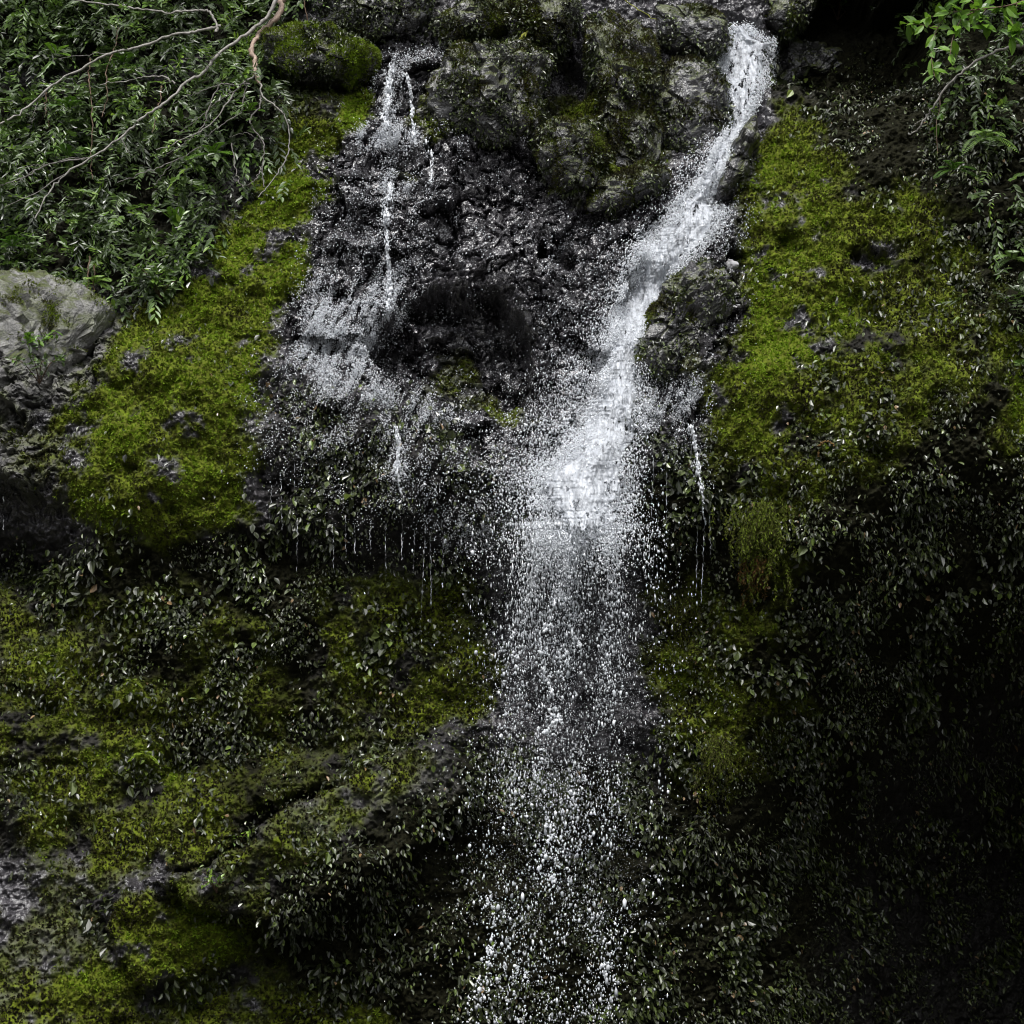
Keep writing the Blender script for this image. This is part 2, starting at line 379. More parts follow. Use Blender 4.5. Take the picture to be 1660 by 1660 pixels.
def plain(name, stops, scale=12, rough=.6, b_s=.3, spec=.4):
    m, t, b = M(name)
    t.links.new(ramp(t, noise(t, scale, 5), stops), b.inputs['Base Color'])
    b.inputs['Roughness'].default_value = rough; b.inputs['Specular IOR Level'].default_value = spec
    if b_s: bump(t, b, noise(t, scale * 3, 4), b_s, .02)
    return m

MAT_CLIFF = rock_material("wet basalt and soil")
MAT_MOSS = leaf_material("moss tufts", MOSS_RAMP, (.55, .9), .3, .25)
MAT_LEAF = leaf_material("glossy wall leaves", [(0, (.008, .011, .004)), (.4, (.023, .031, .007)), (.7, (.05, .07, .011)), (.92, (.10, .155, .016)), (1, (.20, .13, .06))], (.27, .55), .8)
MAT_THICK = leaf_material("thicket leaves", [(0, (.02, .034, .010)), (.5, (.062, .105, .022)), (.85, (.11, .21, .026)), (1, (.2, .32, .035))], (.3, .5), 1.0, .28)
MAT_FRESH = leaf_material("fresh green leaves", [(0, (.05, .12, .012)), (1, (.14, .28, .02))], (.3, .5), .5, .35)
MAT_WATER, _t, _b = M("white water")
_t.links.new(ramp(_t, noise(_t, 20, 6, .7), [(.3, (.46, .49, .54)), (.6, (.64, .67, .72))]), _b.inputs['Base Color'])
_b.inputs['Roughness'].default_value = .35; _b.inputs['Specular IOR Level'].default_value = .5
bump(_t, _b, noise(_t, 30, 5, .7), .6, .015)
def streaks(t, scale, sx, sz):
    n = N(t, "TexNoise", Scale=scale, Detail=6.0, Roughness=.7); g = N(t, "TexCoord"); mp = N(t, "Mapping"); mp.inputs['Scale'].default_value = (sx, sx, sz); mp.inputs['Rotation'].default_value = (0, R(14), 0)
    t.links.new(g.outputs['Object'], mp.inputs[0]); t.links.new(mp.outputs[0], n.inputs['Vector']); return n.outputs['Fac']
_clear = ramp(_t, streaks(_t, 5, 2.2, .42), [(.44, 0.0), (.70, .8)])
_tl = N(_t, "BsdfTranslucent"); _tl.inputs[0].default_value = (.9, .92, .96, 1); _ms = N(_t, "MixShader"); _ms.inputs[0].default_value = .2
_t.links.new(_b.outputs[0], _ms.inputs[1]); _t.links.new(_tl.outputs[0], _ms.inputs[2]); _tp = N(_t, "BsdfTransparent"); _m2 = N(_t, "MixShader"); _t.links.new(_clear, _m2.inputs[0]); _t.links.new(_ms.outputs[0], _m2.inputs[1]); _t.links.new(_tp.outputs[0], _m2.inputs[2])
_t.links.new(_m2.outputs[0], [n for n in _t.nodes if n.type == 'OUTPUT_MATERIAL'][0].inputs[0])
MAT_DROP, _t, _b = M("water drops"); _b.inputs['Base Color'].default_value = (.84, .87, .92, 1); _b.inputs['Roughness'].default_value = .25
_t.links.new(ramp(_t, attr(_t, "clear"), [(0, (.86, .89, .94)), (.45, (.62, .65, .69)), (1, (.17, .185, .2))]), _b.inputs['Base Color'])
MAT_BARK = plain("pale bark", [(.3, (.10, .092, .082)), (.7, (.34, .32, .295))], 18)
MAT_BARK_PINK = plain("pinkish bark", [(.3, (.17, .115, .085)), (.7, (.42, .315, .25))], 14)
MAT_BARK_GREY = plain("grey twig bark", [(.3, (.06, .055, .05)), (.7, (.2, .18, .17))], 18)
MAT_BARK_BROWN = plain("brown stem", [(.3, (.05, .03, .018)), (.7, (.14, .085, .05))], 18)
MAT_RUST = plain("rusty moss", [(.3, (.05, .03, .008)), (.7, (.2, .115, .03))], 20, .9)
MAT_VINE = plain("mossy root", [(.3, (.06, .07, .01)), (.7, (.24, .25, .03))], 25, .9)

# ------------------------------------------------------------------ the cliff
STEP = 0.0132
xf = np.arange(-7.3, 7.9, STEP); zf = np.arange(.45, 16.0, STEP)
xs = np.concatenate([np.linspace(-34, -7.5, 60), xf, np.linspace(8.1, 34, 60)])
zs = np.concatenate([np.linspace(-.6, .4, 12), zf, np.linspace(16.2, 24, 36)])
NX0, NZ0 = 60, 12
X, Z = np.meshgrid(xs, zs); X = X.astype(np.float32); Z = Z.astype(np.float32)
Y = np.full(X.shape, 1.0, np.float32)
for _ in range(6):
    PX, PY = project(X, Y, Z)
    Y = (.35 * Y + .65 * look(M_BASE, PX, PY)).astype(np.float32)
Y += np.clip(Z - 15.5, 0, None) ** 1.25 * 1.2           # the slope runs back above the frame
Y -= np.clip(np.abs(X) - 8.2, 0, None) ** 1.15 * .6    # the gorge sides come forward
Y += .22 * fbm(X * .55, Z * .55, 3, 3) + .10 * fbm(X * 1.7, Z * 1.7, 9, 2)
PX, PY = project(X, Y, Z)
wob = 16
wx = PX + wob * fbm(X * 2.2, Z * 2.2, 21, 5, .65) + 22 * perlin(X * .9, Z * .9, 23); wy = PY + wob * fbm(X * 2.2, Z * 2.2, 31, 5, .65) + 22 * perlin(X * .9, Z * .9, 33)
inside = (np.abs(X) < 9.5)
Y += look(M_DEPTH, .2 * PX + .8 * wx, .2 * PY + .8 * wy) * inside
moss = np.clip(look(M_MOSS, wx, wy), 0, 1)
pn = fbm(X * 1.8, Z * 1.8, 41, 5, .6)
moss = np.clip(1.6 * (moss * 1.35 - .24 + 1.5 * moss * pn), 0, 1)
crag = look(M_CRAG, wx, wy); grey = look(M_GREY, wx, wy)
leafd = look(M_LEAF, wx, wy); thick = look(M_THICK, wx, wy)
# crags
qx = X + .10 * fbm(X * 4, Z * 4, 51, 3); qz = Z + .10 * fbm(X * 4, Z * 4, 61, 3)
h1, e1, t1 = facets(qx * .85 + qz * .25, qz - qx * .2, .55, 1, .12, 1.0)
h2, e2, t2 = facets(qx * .8 + qz * .2, qz - qx * .25, .15, 2, .10, 1.0)
h3, e3, t3 = facets(qx * .62 + qz * .15, qz - qx * .12, .058, 3, .10, 1.9)
Y += crag * (.38 * h1 + .13 * h2 + .045 * h3 - .3 + .07 * np.clip(1 - e1 * 5, 0, 1) + .04 * np.clip(1 - e2 * 4, 0, 1)) * (1 - .5 * moss)
# lumps under moss and leaves
lump = fbm(X * 3.2, Z * 3.2, 71, 4, .55, ridged=True)
Y += (1 - crag) * (1 - .35 * moss) * (-.16 * lump - .05 * np.abs(perlin(X * 11, Z * 11, 81)) - .03 * np.abs(perlin(X * 23, Z * 23, 82)))
Y += .010 * perlin(X * 34, Z * 34, 83)
Y -= moss * .05
Y = np.where(inside, Y, Y + .5 * fbm(X * .4, Z * .4, 99, 4))
PX, PY = project(X, Y, Z)
soil_shade = np.clip(np.maximum(leafd * 1.6, thick) - crag * .6 + (PX > 1250) * np.clip((200 - PY) / 60, 0, 1), 0, 1)  # at top right the dark soil colour stands in for the recess's shade
dry = np.clip(grey * (.75 + .8 * pn), 0, 1)
nz, nx = X.shape
idx = np.arange(nz * nx, dtype=np.int32).reshape(nz, nx)
quads = np.stack([idx[:-1, :-1], idx[:-1, 1:], idx[1:, 1:], idx[1:, :-1]], -1).reshape(-1, 4)
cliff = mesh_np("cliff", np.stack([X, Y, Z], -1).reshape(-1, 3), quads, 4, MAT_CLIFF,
                {"moss": moss.ravel(), "soil_shade": soil_shade.ravel(), "dry": dry.ravel(), "matte": np.clip(moss + soil_shade + 1.8 * dry + .65 * (1 - crag), 0, 1).ravel()})
tag(cliff, "dark wet mossy rock face that the water runs down", kind="structure")
fl = ((crag < .35) | (moss > .4))[:-1, :-1].ravel()
cliff.data.polygons.foreach_set("use_smooth", fl)
# normals of the face (towards the viewer)
gzx = np.gradient(Y, xs, axis=1); gzz = np.gradient(Y, zs, axis=0)
NRM = nrm(np.stack([gzx, -np.ones_like(Y), gzz], -1)).astype(np.float32)
# smoother frame for plants
# depth of the face as seen from where the photograph was taken
ZB = np.full((470, 470), 9e9, np.float32)
bi, bj = ((PY + 110) / 4).astype(np.int32), ((PX + 110) / 4).astype(np.int32)
ok = (bi >= 0) & (bi < 470) & (bj >= 0) & (bj < 470)
np.minimum.at(ZB, (bi[ok], bj[ok]), Y[ok])
for _ in range(6):
    bad = ZB > 1e8
    if not bad.any(): break
    p = np.pad(ZB, 1, constant_values=9e9)
    nb = np.minimum.reduce([p[:-2, 1:-1], p[2:, 1:-1], p[1:-1, :-2], p[1:-1, 2:]])
    ZB = np.where(bad, nb, ZB)
ZB[ZB > 1e8] = 1.0
def depth_at(px, py):
    return ZB[np.clip(((np.asarray(py) + 110) / 4).astype(int), 0, 469), np.clip(((np.asarray(px) + 110) / 4).astype(int), 0, 469)]
def at(px, py, off=0.0):
    """point on the face seen at px,py, moved OFF metres out of it"""
    px, py = np.asarray(px, float), np.asarray(py, float)
    return on_plane(px, py, depth_at(px, py) - off)

def scatter(n, dens):
    """n tries; dens(px,py,X,Z,fields) -> 0..1; returns points, normals, px, py"""
    i = NZ0 + rng.integers(0, len(zf) - 2, n); j = NX0 + rng.integers(0, len(xf) - 2, n)
    px, py = PX[i, j], PY[i, j]
    d = dens(px, py, i, j) * np.clip(.5 / np.abs(NRM[i, j, 1]), .5, 1.5)
    keep = (rng.random(n) < d) & (px > -60) & (px < 1720) & (py > -60) & (py < 1720)
    i, j = i[keep], j[keep]
    u, v = rng.random(len(i)).astype(np.float32), rng.random(len(i)).astype(np.float32)
    P = np.stack([X[i, j] + u * STEP, Y[i, j] + u * (Y[i, j + 1] - Y[i, j]) + v * (Y[i + 1, j] - Y[i, j]), Z[i, j] + v * STEP], -1)
    return P, NRM[i, j], i, j

LEAF_T = np.array([[0, 0, 0], [.33, .5, .16], [.72, .36, .12], [1, 0, -.12], [.72, -.36, .12], [.33, -.5, .16]])
LEAF_Q = np.array([[0, 3, 2, 1], [0, 5, 4, 3]])
def leaves(name, P, T, Nn, L, W, mat, tint, gloss=None, parent=None, tmpl=LEAF_T, quads_=LEAF_Q):
    n = len(P); T = nrm(T); S = nrm(np.cross(Nn, T)); U = np.cross(T, S)
    L = np.broadcast_to(L, n)[:, None, None]; W = np.broadcast_to(W, n)[:, None, None]
    k = len(tmpl)
    V = P[:, None] + T[:, None] * L * tmpl[None, :, 0:1] + S[:, None] * W * tmpl[None, :, 1:2] + U[:, None] * W * tmpl[None, :, 2:3]
    q = (np.arange(n)[:, None, None] * k + quads_[None]).reshape(-1, quads_.shape[1])
    if gloss is None: gloss = rng.random(n)
    return mesh_np(name, V.reshape(-1, 3), q, quads_.shape[1], mat, {"tint": np.repeat(tint, k), "gloss": np.repeat(gloss, k)}, smooth=False, parent=parent)

def rnd(n, s=1.0): return rng.normal(0, s, (n, 3))
OUT = np.array([0, -1.0, 0]); UPV = np.array([0, 0, 1.0])

# moss tufts: little stars of short blades all over the mossy parts
P, Nn, i, j = scatter(520000, lambda px, py, i, j: np.clip(moss[i, j] * 1.1 - .05, 0, 1) * (.5 + .5 * (pn[i, j] + perlin(X[i, j] * 9, Z[i, j] * 9, 5) > -.25)))
n = len(P); K = 5
br = look(M_BRIGHT, PX[i, j], PY[i, j])
fine_ = perlin(P[:, 0] * 24, P[:, 2] * 24, 6); clump = perlin(P[:, 0] * 6, P[:, 2] * 6, 7)
tint = np.clip(br - .05 + .20 * clump + .42 * fine_ + .42 * fbm(P[:, 0] * 1.7, P[:, 2] * 1.7, 8, 3) + rng.normal(0, .10, n), 0, 1)
ht = np.clip(1 + .8 * fine_ + .3 * clump, .4, 1.7)
T = (Nn * .75 + UPV * .3 + rnd(n, .3))[:, None] + rng.normal(0, .6, (n, K, 3))
L_ = np.repeat(rng.uniform(.02, .04, n) * ht, K)
leaves("moss", np.repeat(P, K, 0), T.reshape(-1, 3), np.repeat(Nn + UPV * .4, K, 0) + rnd(n * K, .6), L_, .012 + .08 * L_, MAT_MOSS, np.clip(np.repeat(tint, K) + rng.normal(0, .07, n * K), 0, 1))
tag(bpy.data.objects["moss"], "yellow-green moss carpet covering the rock either side of the falls", kind="stuff")

# small glossy leaves over the wall
P, Nn, i, j = scatter(1000000, lambda px, py, i, j: np.clip(leafd[i, j] * np.clip(.40 + 1.25 * fbm(X[i, j] * 1.5, Z[i, j] * 1.5, 15, 4), .05, .95) * (1 - .6 * moss[i, j]), 0, 1) * .62)
n = len(P)
P = P + Nn * rng.uniform(.0, .10, n)[:, None]
T = Nn * .55 - UPV * .75 + rnd(n, .45)
LN = Nn * .6 + UPV * .55 + rnd(n, .45)
tint = np.clip(rng.beta(2, 2.6, n) + .12 * perlin(P[:, 0] * 1.5, P[:, 2] * 1.5, 16), 0, .93); tint[rng.random(n) < .012] = 1.0
lsz = np.clip(1 + .75 * fbm(P[:, 0] * .9, P[:, 2] * .9, 28, 3), .5, 1.8) * rng.lognormal(0, .25, n)
lwd = np.clip(.55 + .35 * perlin(P[:, 0] * .8, P[:, 2] * .8, 29), .3, .85)
leaves("creeping_foliage", P, T, LN, .062 * lsz, .062 * lsz * lwd, MAT_LEAF, tint)
tag(bpy.data.objects["creeping_foliage"], "small dark glossy leaves hanging over the shaded cliff wall", kind="stuff")

# thicket: sprays of narrow leaves on the bank
P, Nn, i, j = scatter(90000, lambda px, py, i, j: thick[i, j] * .62 * np.clip(.75 + 1.2 * fbm(X[i, j] * 1.6, Z[i, j] * 1.6, 19, 3), .04, 1))
n = len(P)
node = P + (OUT * .8 + UPV * .25) * rng.gamma(1.6, .13, n)[:, None]
ax = nrm(OUT * .5 - UPV * rng.uniform(-.3, .9, n)[:, None] + rnd(n, .6))
K = 9
f = np.linspace(.1, 1, K)
stemL = rng.uniform(.18, .42, n)
side0 = nrm(np.cross(ax, UPV + rnd(n, .3)))
sgn = np.where(np.arange(K) % 2, 1.0, -1.0)
PP = node[:, None] + ax[:, None] * (stemL[:, None] * f)[..., None] - UPV * (.10 * f ** 2)[None, :, None]
TT = ax[:, None] * .7 + side0[:, None] * (sgn * (1.05 - .7 * f))[None, :, None] - UPV * .25 + rng.normal(0, .15, (n, K, 3))
NN = UPV * .7 + OUT * .65 + np.repeat(rng.normal(0, .4, (n, 1, 3)), K, 1) + rng.normal(0, .15, (n, K, 3))
sz = np.repeat(rng.uniform(.6, 1.25, n), K)
tb = np.repeat(np.clip(rng.beta(1.6, 2.0, n) + .25 * perlin(node[:, 0] * 1.2, node[:, 2] * 1.2, 18), 0, 1), K)
nar = np.repeat(rng.uniform(.2, .5, n), K)
leaves("undergrowth", PP.reshape(-1, 3), TT.reshape(-1, 3), NN.reshape(-1, 3),   .118 * sz, .118 * sz * nar, MAT_THICK, np.clip(tb + rng.normal(0, .1, n * K), 0, 1))
tag(bpy.data.objects["undergrowth"], "tangle of narrow glossy leaves on the steep upper banks either side", kind="stuff")

# ------------------------------------------------------------------ boulders
def outline_radius(pts, cx, cy_, th):
    pts = np.array(pts, float); q = np.roll(pts, -1, 0)
    out = np.zeros(len(th))
    for k, a in enumerate(th):
        d = np.array([math.cos(a), math.sin(a)]); best = 0
        for p0, p1 in zip(pts, q):
            e = p1 - p0; m = d[0] * (-e[1]) + d[1] * e[0]
            if abs(m) < 1e-9: continue
            rx, ry = p0[0] - cx, p0[1] - cy_
            s = (rx * (-e[1]) + ry * e[0]) / m; u = (d[0] * ry - d[1] * rx) / m
            if s > best and -1e-6 <= u <= 1 + 1e-6: best = s
        out[k] = best
    return out

import bmesh
def sphere(sub):
    bm = bmesh.new(); bmesh.ops.create_icosphere(bm, subdivisions=sub, radius=1)
    v = np.array([x.co[:] for x in bm.verts]); f = np.array([[x.index for x in g.verts] for g in bm.faces]); bm.free()
    return v, f
SPH = {k: sphere(k) for k in (1, 3, 6)}

def boulder(name, pts, thick_, label, cat, mat, off=0.0, rough=.05, moss_amt=0, sub=6, seed=0, bright=.3, box=.72, leaf_amt=.0):
    pts_a = np.array(pts, float); cx, cy_ = pts_a.mean(0)
    v, f = SPH[sub]
    v = np.sign(v) * np.abs(v) ** box; v = v / np.linalg.norm(v, axis=1, keepdims=True) if False else v
    tab = np.linspace(-np.pi, np.pi, 145)
    rad = outline_radius(pts, cx, cy_, tab)
    rad = np.convolve(np.pad(rad[:-1], 2, mode='wrap'), np.ones(5) / 5, 'valid'); rad = np.append(rad, rad[0])
    d0 = float(np.median(depth_at(cx + 20 * np.cos(tab), cy_ + 20 * np.sin(tab)))) - off
    a = np.arctan2(-v[:, 2], v[:, 0]); rr = np.sqrt(v[:, 0] ** 2 + v[:, 2] ** 2)
    rp = np.interp(a, tab, rad) * np.minimum(rr, 1.0)
    base = on_plane(cx + rp * np.cos(a), cy_ + rp * np.sin(a), d0 + 0 * rp)
    c0 = on_plane(np.array([cx]), np.array([cy_]), np.array([d0]))[0]
    V = base.copy(); V[:, 1] += v[:, 1] * thick_
    # crags in three dimensions
    dirn = nrm(V - c0)
    for k in range(len(V)):
        p = Vector(V[k]) * 1.0 + Vector((seed * 3.7, seed * 1.9, 0))
        c = mnoise.cell_vector(p * 2.2)
        h = mnoise.fractal(p * 1.8, 1.0, 2.1, 6) * rough * 1.6
        dist2, pt2 = mnoise.voronoi(p * 13)
        q2 = p * 13 - pt2[0]
        h += (q2.z * -.3 + q2.x * (mnoise.cell(pt2[0] * 5.3) - .5)) * rough * .22
        dist, pt = mnoise.voronoi(p * 4.5)
        h -= (dist[1] - dist[0] < .12) * rough * .25
        q = p * 4.5 - pt[0]
        h += (q.z * -.45 + q.x * 1.4 * (mnoise.cell(pt[0] * 7.1) - .5)) * rough * .8
        V[k] += dirn[k] * h
    o = empty(name, c0, label, cat)
    body = mesh_np("rock_body", V - c0, f, 3, mat, parent=o, smooth=False)
    if moss_amt > 0:
        tri = V[f]; fn = nrm(np.cross(tri[:, 1] - tri[:, 0], tri[:, 2] - tri[:, 0])); area = .5 * np.linalg.norm(np.cross(tri[:, 1] - tri[:, 0], tri[:, 2] - tri[:, 0]), axis=1)
        ctr = tri.mean(1); see = fn[:, 1] < .35
        wgt = area * see * np.clip(moss_amt - .5 + .5 * fn[:, 2] + 1.2 * fbm(ctr[:, 0] * 2.2 + seed, ctr[:, 2] * 2.2 + ctr[:, 1], 45, 4), 0, 1)
        nb = int(min(60000, wgt.sum() * 9000))
        if nb > 50:
            pick = rng.choice(len(f), nb, p=wgt / wgt.sum())
            u = rng.random((nb, 2)); u = np.where((u.sum(1) > 1)[:, None], 1 - u, u)
            PP = tri[pick, 0] + u[:, :1] * (tri[pick, 1] - tri[pick, 0]) + u[:, 1:] * (tri[pick, 2] - tri[pick, 0])
            ti = np.clip(bright + .3 * perlin(PP[:, 0] * 5, PP[:, 2] * 5 + PP[:, 1], 46) + rng.normal(0, .15, nb), 0, 1)
            leaves("moss_cover", PP - c0, fn[pick] * .8 + UPV * .2 + rnd(nb, .5), fn[pick] + rnd(nb, .7), rng.uniform(.022, .05, nb), rng.uniform(.009, .017, nb), MAT_MOSS, ti, parent=o)
    if leaf_amt > 0:
        tri = V[f]; fn = nrm(np.cross(tri[:, 1] - tri[:, 0], tri[:, 2] - tri[:, 0])); area = .5 * np.linalg.norm(np.cross(tri[:, 1] - tri[:, 0], tri[:, 2] - tri[:, 0]), axis=1)
        ctr = tri.mean(1); wgt = area * (fn[:, 1] < .3) * np.clip(leaf_amt + 1.3 * fbm(ctr[:, 0] * 2.5 + seed * 3, ctr[:, 2] * 2.5, 47, 3), 0, 1)
        nb = int(wgt.sum() * 1500)
        if nb > 20:
            pick = rng.choice(len(f), nb, p=wgt / wgt.sum())
            leaves("foliage", ctr[pick] - c0 + fn[pick] * rng.uniform(0, .05, nb)[:, None], fn[pick] * .6 - UPV * .5 + rnd(nb, .5), fn[pick] * .5 + UPV * .6 + rnd(nb, .4), rng.uniform(.03, .07, nb), rng.uniform(.018, .036, nb), MAT_LEAF, rng.beta(2, 2, nb) * .93, parent=o)
    return o

MAT_R_WET = rock_material("wet dark boulder", False, 0.0, -.2)
MAT_R_SPECK = rock_material("speckled grey boulder", False, .12, -.2)
MAT_R_MOSS = rock_material("mossy boulder", False, .03, -.02)
MAT_R_GREY = rock_material("dry grey boulder", False, .95, -.15)
MAT_PALE = plain("pale wet stone", [(.3, (.16, .16, .165)), (.7, (.46, .46, .47))], 20, .3)
B = boulder
B("boulder", [(745, 85), (800, 72), (850, 80), (888, 110), (885, 170), (860, 225), (800, 240), (730, 215), (690, 180), (700, 130)], .55, "grey speckled boulder between the two falls with a few moss spots", "boulder", MAT_R_SPECK, -.05, .09, .3, seed=1, leaf_amt=0.45)
B("boulder", [(820, -30), (900, -40), (938, 10), (930, 60), (895, 95), (840, 88), (815, 50)], .5, "rounded boulder with a moss-draped left edge sitting on the speckled boulder", "boulder", MAT_R_MOSS, .2, .07, .78, seed=2, leaf_amt=0.2, bright=.3)
B("boulder", [(690, 45), (760, 5), (815, 0), (825, 45), (790, 70), (730, 75)], .42, "low boulder with leafy face left of the moss-draped boulder", "boulder", MAT_R_MOSS, .15, .08, .5, seed=3, leaf_amt=0.5)
B("boulder", [(950, 40), (1010, 35), (1065, 70), (1080, 150), (1070, 230), (1050, 300), (1000, 300), (975, 220), (960, 140)], .55, "tall moss-covered boulder with dark cracks, right of the black gap", "boulder", MAT_R_MOSS, .05, .11, .8, seed=4, leaf_amt=0.12, bright=.25)
B("boulder", [(875, 215), (910, 195), (965, 205), (985, 260), (965, 305), (910, 300), (875, 265)], .42, "squat moss cushion boulder at the foot of the black gap", "boulder", MAT_R_MOSS, .2, .07, .8, seed=5, leaf_amt=0.3, bright=.36)
B("boulder", [(1090, 110), (1125, 98), (1160, 120), (1180, 170), (1182, 225), (1160, 270), (1110, 300), (1075, 270), (1062, 200), (1070, 140)], .5, "smooth dark wet boulder just left of the main stream", "boulder", MAT_R_WET, -.15, .05, .28, seed=6, leaf_amt=0.1, bright=.1)
B("boulder", [(955, 305), (1040, 270), (1095, 280), (1060, 310), (1000, 345), (955, 350)], .35, "sloping mossy slab under the tall mossy boulder", "boulder", MAT_R_MOSS, .1, .06, .7, seed=7, leaf_amt=0.1, bright=.25)
B("boulder", [(425, 70), (480, 52), (545, 55), (610, 85), (612, 110), (560, 135), (480, 130), (430, 110)], .5, "wide moss-topped boulder left of the small fall", "boulder", MAT_R_MOSS, .2, .07, 1.0, seed=8, leaf_amt=.2, bright=.7)
B("boulder", [(1268, 62), (1310, 70), (1360, 95), (1370, 125), (1310, 140), (1235, 175), (1222, 190), (1226, 172), (1250, 120)], .5, "black shaded rock wall piece along the right edge of the upper stream", "rock", MAT_R_WET, -.25, .07, 0, seed=9)
B("boulder", [(1212, 195), (1228, 190), (1228, 230), (1215, 300), (1190, 320), (1160, 326), (1172, 285), (1186, 235)], .42, "sharp black rock jutting into the stream below its first drop", "rock", MAT_R_WET, -.1, .06, 0, seed=10)
B("boulder", [(1075, 480), (1110, 440), (1150, 420), (1180, 440), (1175, 500), (1150, 560), (1110, 600), (1060, 620), (1030, 610), (1035, 560)], .38, "dark wet buttress with moss specks right of the white cascade", "rock", MAT_R_WET, .05, .09, .22, seed=11, leaf_amt=0.2, bright=.35)
B("boulder", [(-120, 465), (-20, 446), (60, 449), (130, 468), (182, 498), (172, 540), (120, 590), (60, 640), (-30, 690), (-140, 680)], .36, "big pale grey dry boulder below the leafy bank", "boulder", MAT_R_GREY, .06, .06, .1, seed=12, leaf_amt=.0, bright=.5)
B("boulder", [(1235, 10), (1290, -20), (1340, -20), (1310, 30), (1270, 62), (1235, 50)], .4, "mossy rock above the right lip of the main fall", "rock", MAT_R_MOSS, .2, .05, .8, seed=13, leaf_amt=0.1, bright=.4)
B("boulder", [(1060, 25), (1120, 15), (1175, 40), (1180, 75), (1150, 95), (1095, 92), (1065, 70)], .4, "dark wet rock upstream of the smooth dark boulder", "rock", MAT_R_WET, .2, .05, .15, seed=14, leaf_amt=0.15)
B("boulder", [(1176, 430), (1181, 423), (1195, 425), (1199, 432), (1186, 437), (1178, 436)], .05, "small white wet stone lodged right of the cascade", "stone", MAT_PALE, .1, .03, 0, sub=3, seed=15)
B("boulder", [(520, -20), (600, -30), (690, -25), (705, 20), (660, 60), (600, 72), (530, 45)], .5, "dark leafy outcrop above the small fall", "rock", MAT_R_WET, .1, .08, .3, seed=16, leaf_amt=0.5, bright=.1)

# ------------------------------------------------------------------ tubes
def smooth_line(P, n=8):
    P = np.asarray(P, float); Q = np.vstack([2 * P[0] - P[1], P, 2 * P[-1] - P[-2]])
    out = []
    for k in range(1, len(Q) - 2):
        for t in np.linspace(0, 1, n, endpoint=False):
            a, b, c, d = Q[k - 1:k + 3]
            out.append(.5 * (2 * b + (c - a) * t + (2 * a - 5 * b + 4 * c - d) * t * t + (3 * b - a - 3 * c + d) * t ** 3))
    return np.array(out + [P[-1]])

def tube_arrays(P, r, k=6):
    n = len(P); T = nrm(np.gradient(P, axis=0)); ref = np.where(np.abs(T[:, 1:2]) > .9, np.array([[1., 0, 0]]), np.array([[0, 1., 0]]))
    A = nrm(np.cross(T, ref)); Bv = np.cross(T, A)
    th = np.linspace(0, 2 * np.pi, k, endpoint=False)
    V = P[:, None] + np.asarray(r)[:, None, None] * (A[:, None] * np.cos(th)[None, :, None] + Bv[:, None] * np.sin(th)[None, :, None])
    V = V.reshape(-1, 3); q = []
    for s in range(n - 1):
        for u in range(k):
            q.append((s * k + u, s * k + (u + 1) % k, (s + 1) * k + (u + 1) % k, (s + 1) * k + u))
    return V, np.array(q)

def px_line(pts, off, jit=0.0):
    pts = np.array(pts, float)
    d = depth_at(pts[:, 0], pts[:, 1]) - .25 * look(M_THICK, pts[:, 0], pts[:, 1])
    k = np.ones(3) / 3; d = np.convolve(np.pad(d, 1, mode='edge'), k, 'valid')
    off = np.interp(np.linspace(0, 1, len(pts)), np.linspace(0, 1, len(np.atleast_1d(off))), np.atleast_1d(off))
    return on_plane(pts[:, 0], pts[:, 1], d - off + rng.normal(0, jit, len(pts)))

def twig(name, pts, r0, r1, mat, off, parent=None, org=None, wiggle=.008):
    r0, r1 = r0 * .8, r1 * .75
    L = smooth_line(px_line(pts, off), 7)
    L[1:-1] += rng.normal(0, wiggle, L[1:-1].shape)
    r = np.linspace(r0, r1, len(L)) * (1 + .12 * rng.normal(size=len(L)))
    V, q = tube_arrays(L, r)
    if org is None: org = L[0]
    return mesh_np(name, V - org, q, 4, mat, parent=parent), L[0]

def branch(label, pts, r0, r1, mat, off, subs=(), cat="branch", name="bare_branch", group=None):
    org = px_line(pts, off)[0]
    o = empty(name, org, label, cat, group)
    twig("stem", pts, r0, r1, mat, off, o, org)
    for s in subs: twig("twig", s[0], s[1], s[1] * .5, mat if len(s) < 3 else s[2], off if len(s) < 4 else s[3], o, org)
    return o

G = MAT_BARK_GREY
branch("long grey branch arching down to the left across the top of the thicket", [(358, 42), (322, 51), (280, 57), (216, 79), (179, 86), (131, 111), (84, 138), (30, 185), (-20, 210)], .030, .016, MAT_BARK, .55,
       [([(179, 86), (140, 88), (95, 96)], .009, G), ([(84, 138), (60, 170), (52, 200)], .008, G)])
branch("hooked pale branch that curls over beside the top of the long branch", [(120, 0), (168, 7), (216, 13), (270, 20), (317, 17), (340, 20), (352, 42), (350, 52)], .014, .024, MAT_BARK, .6)
branch("longest pale branch running diagonally through the middle of the thicket", [(452, -20), (438, 20), (405, 51), (358, 84), (330, 118), (304, 132), (270, 165), (229, 192), (196, 223), (148, 256), (105, 283), (78, 314), (57, 354)], .034, .012, MAT_BARK, .65,
       [([(148, 256), (110, 258), (60, 275), (20, 300)], .010, G), ([(105, 283), (60, 310), (20, 330), (-20, 350)], .011, G), ([(196, 223), (205, 240), (212, 250)], .006, G), ([(358, 84), (340, 92), (300, 95)], .008, G)])
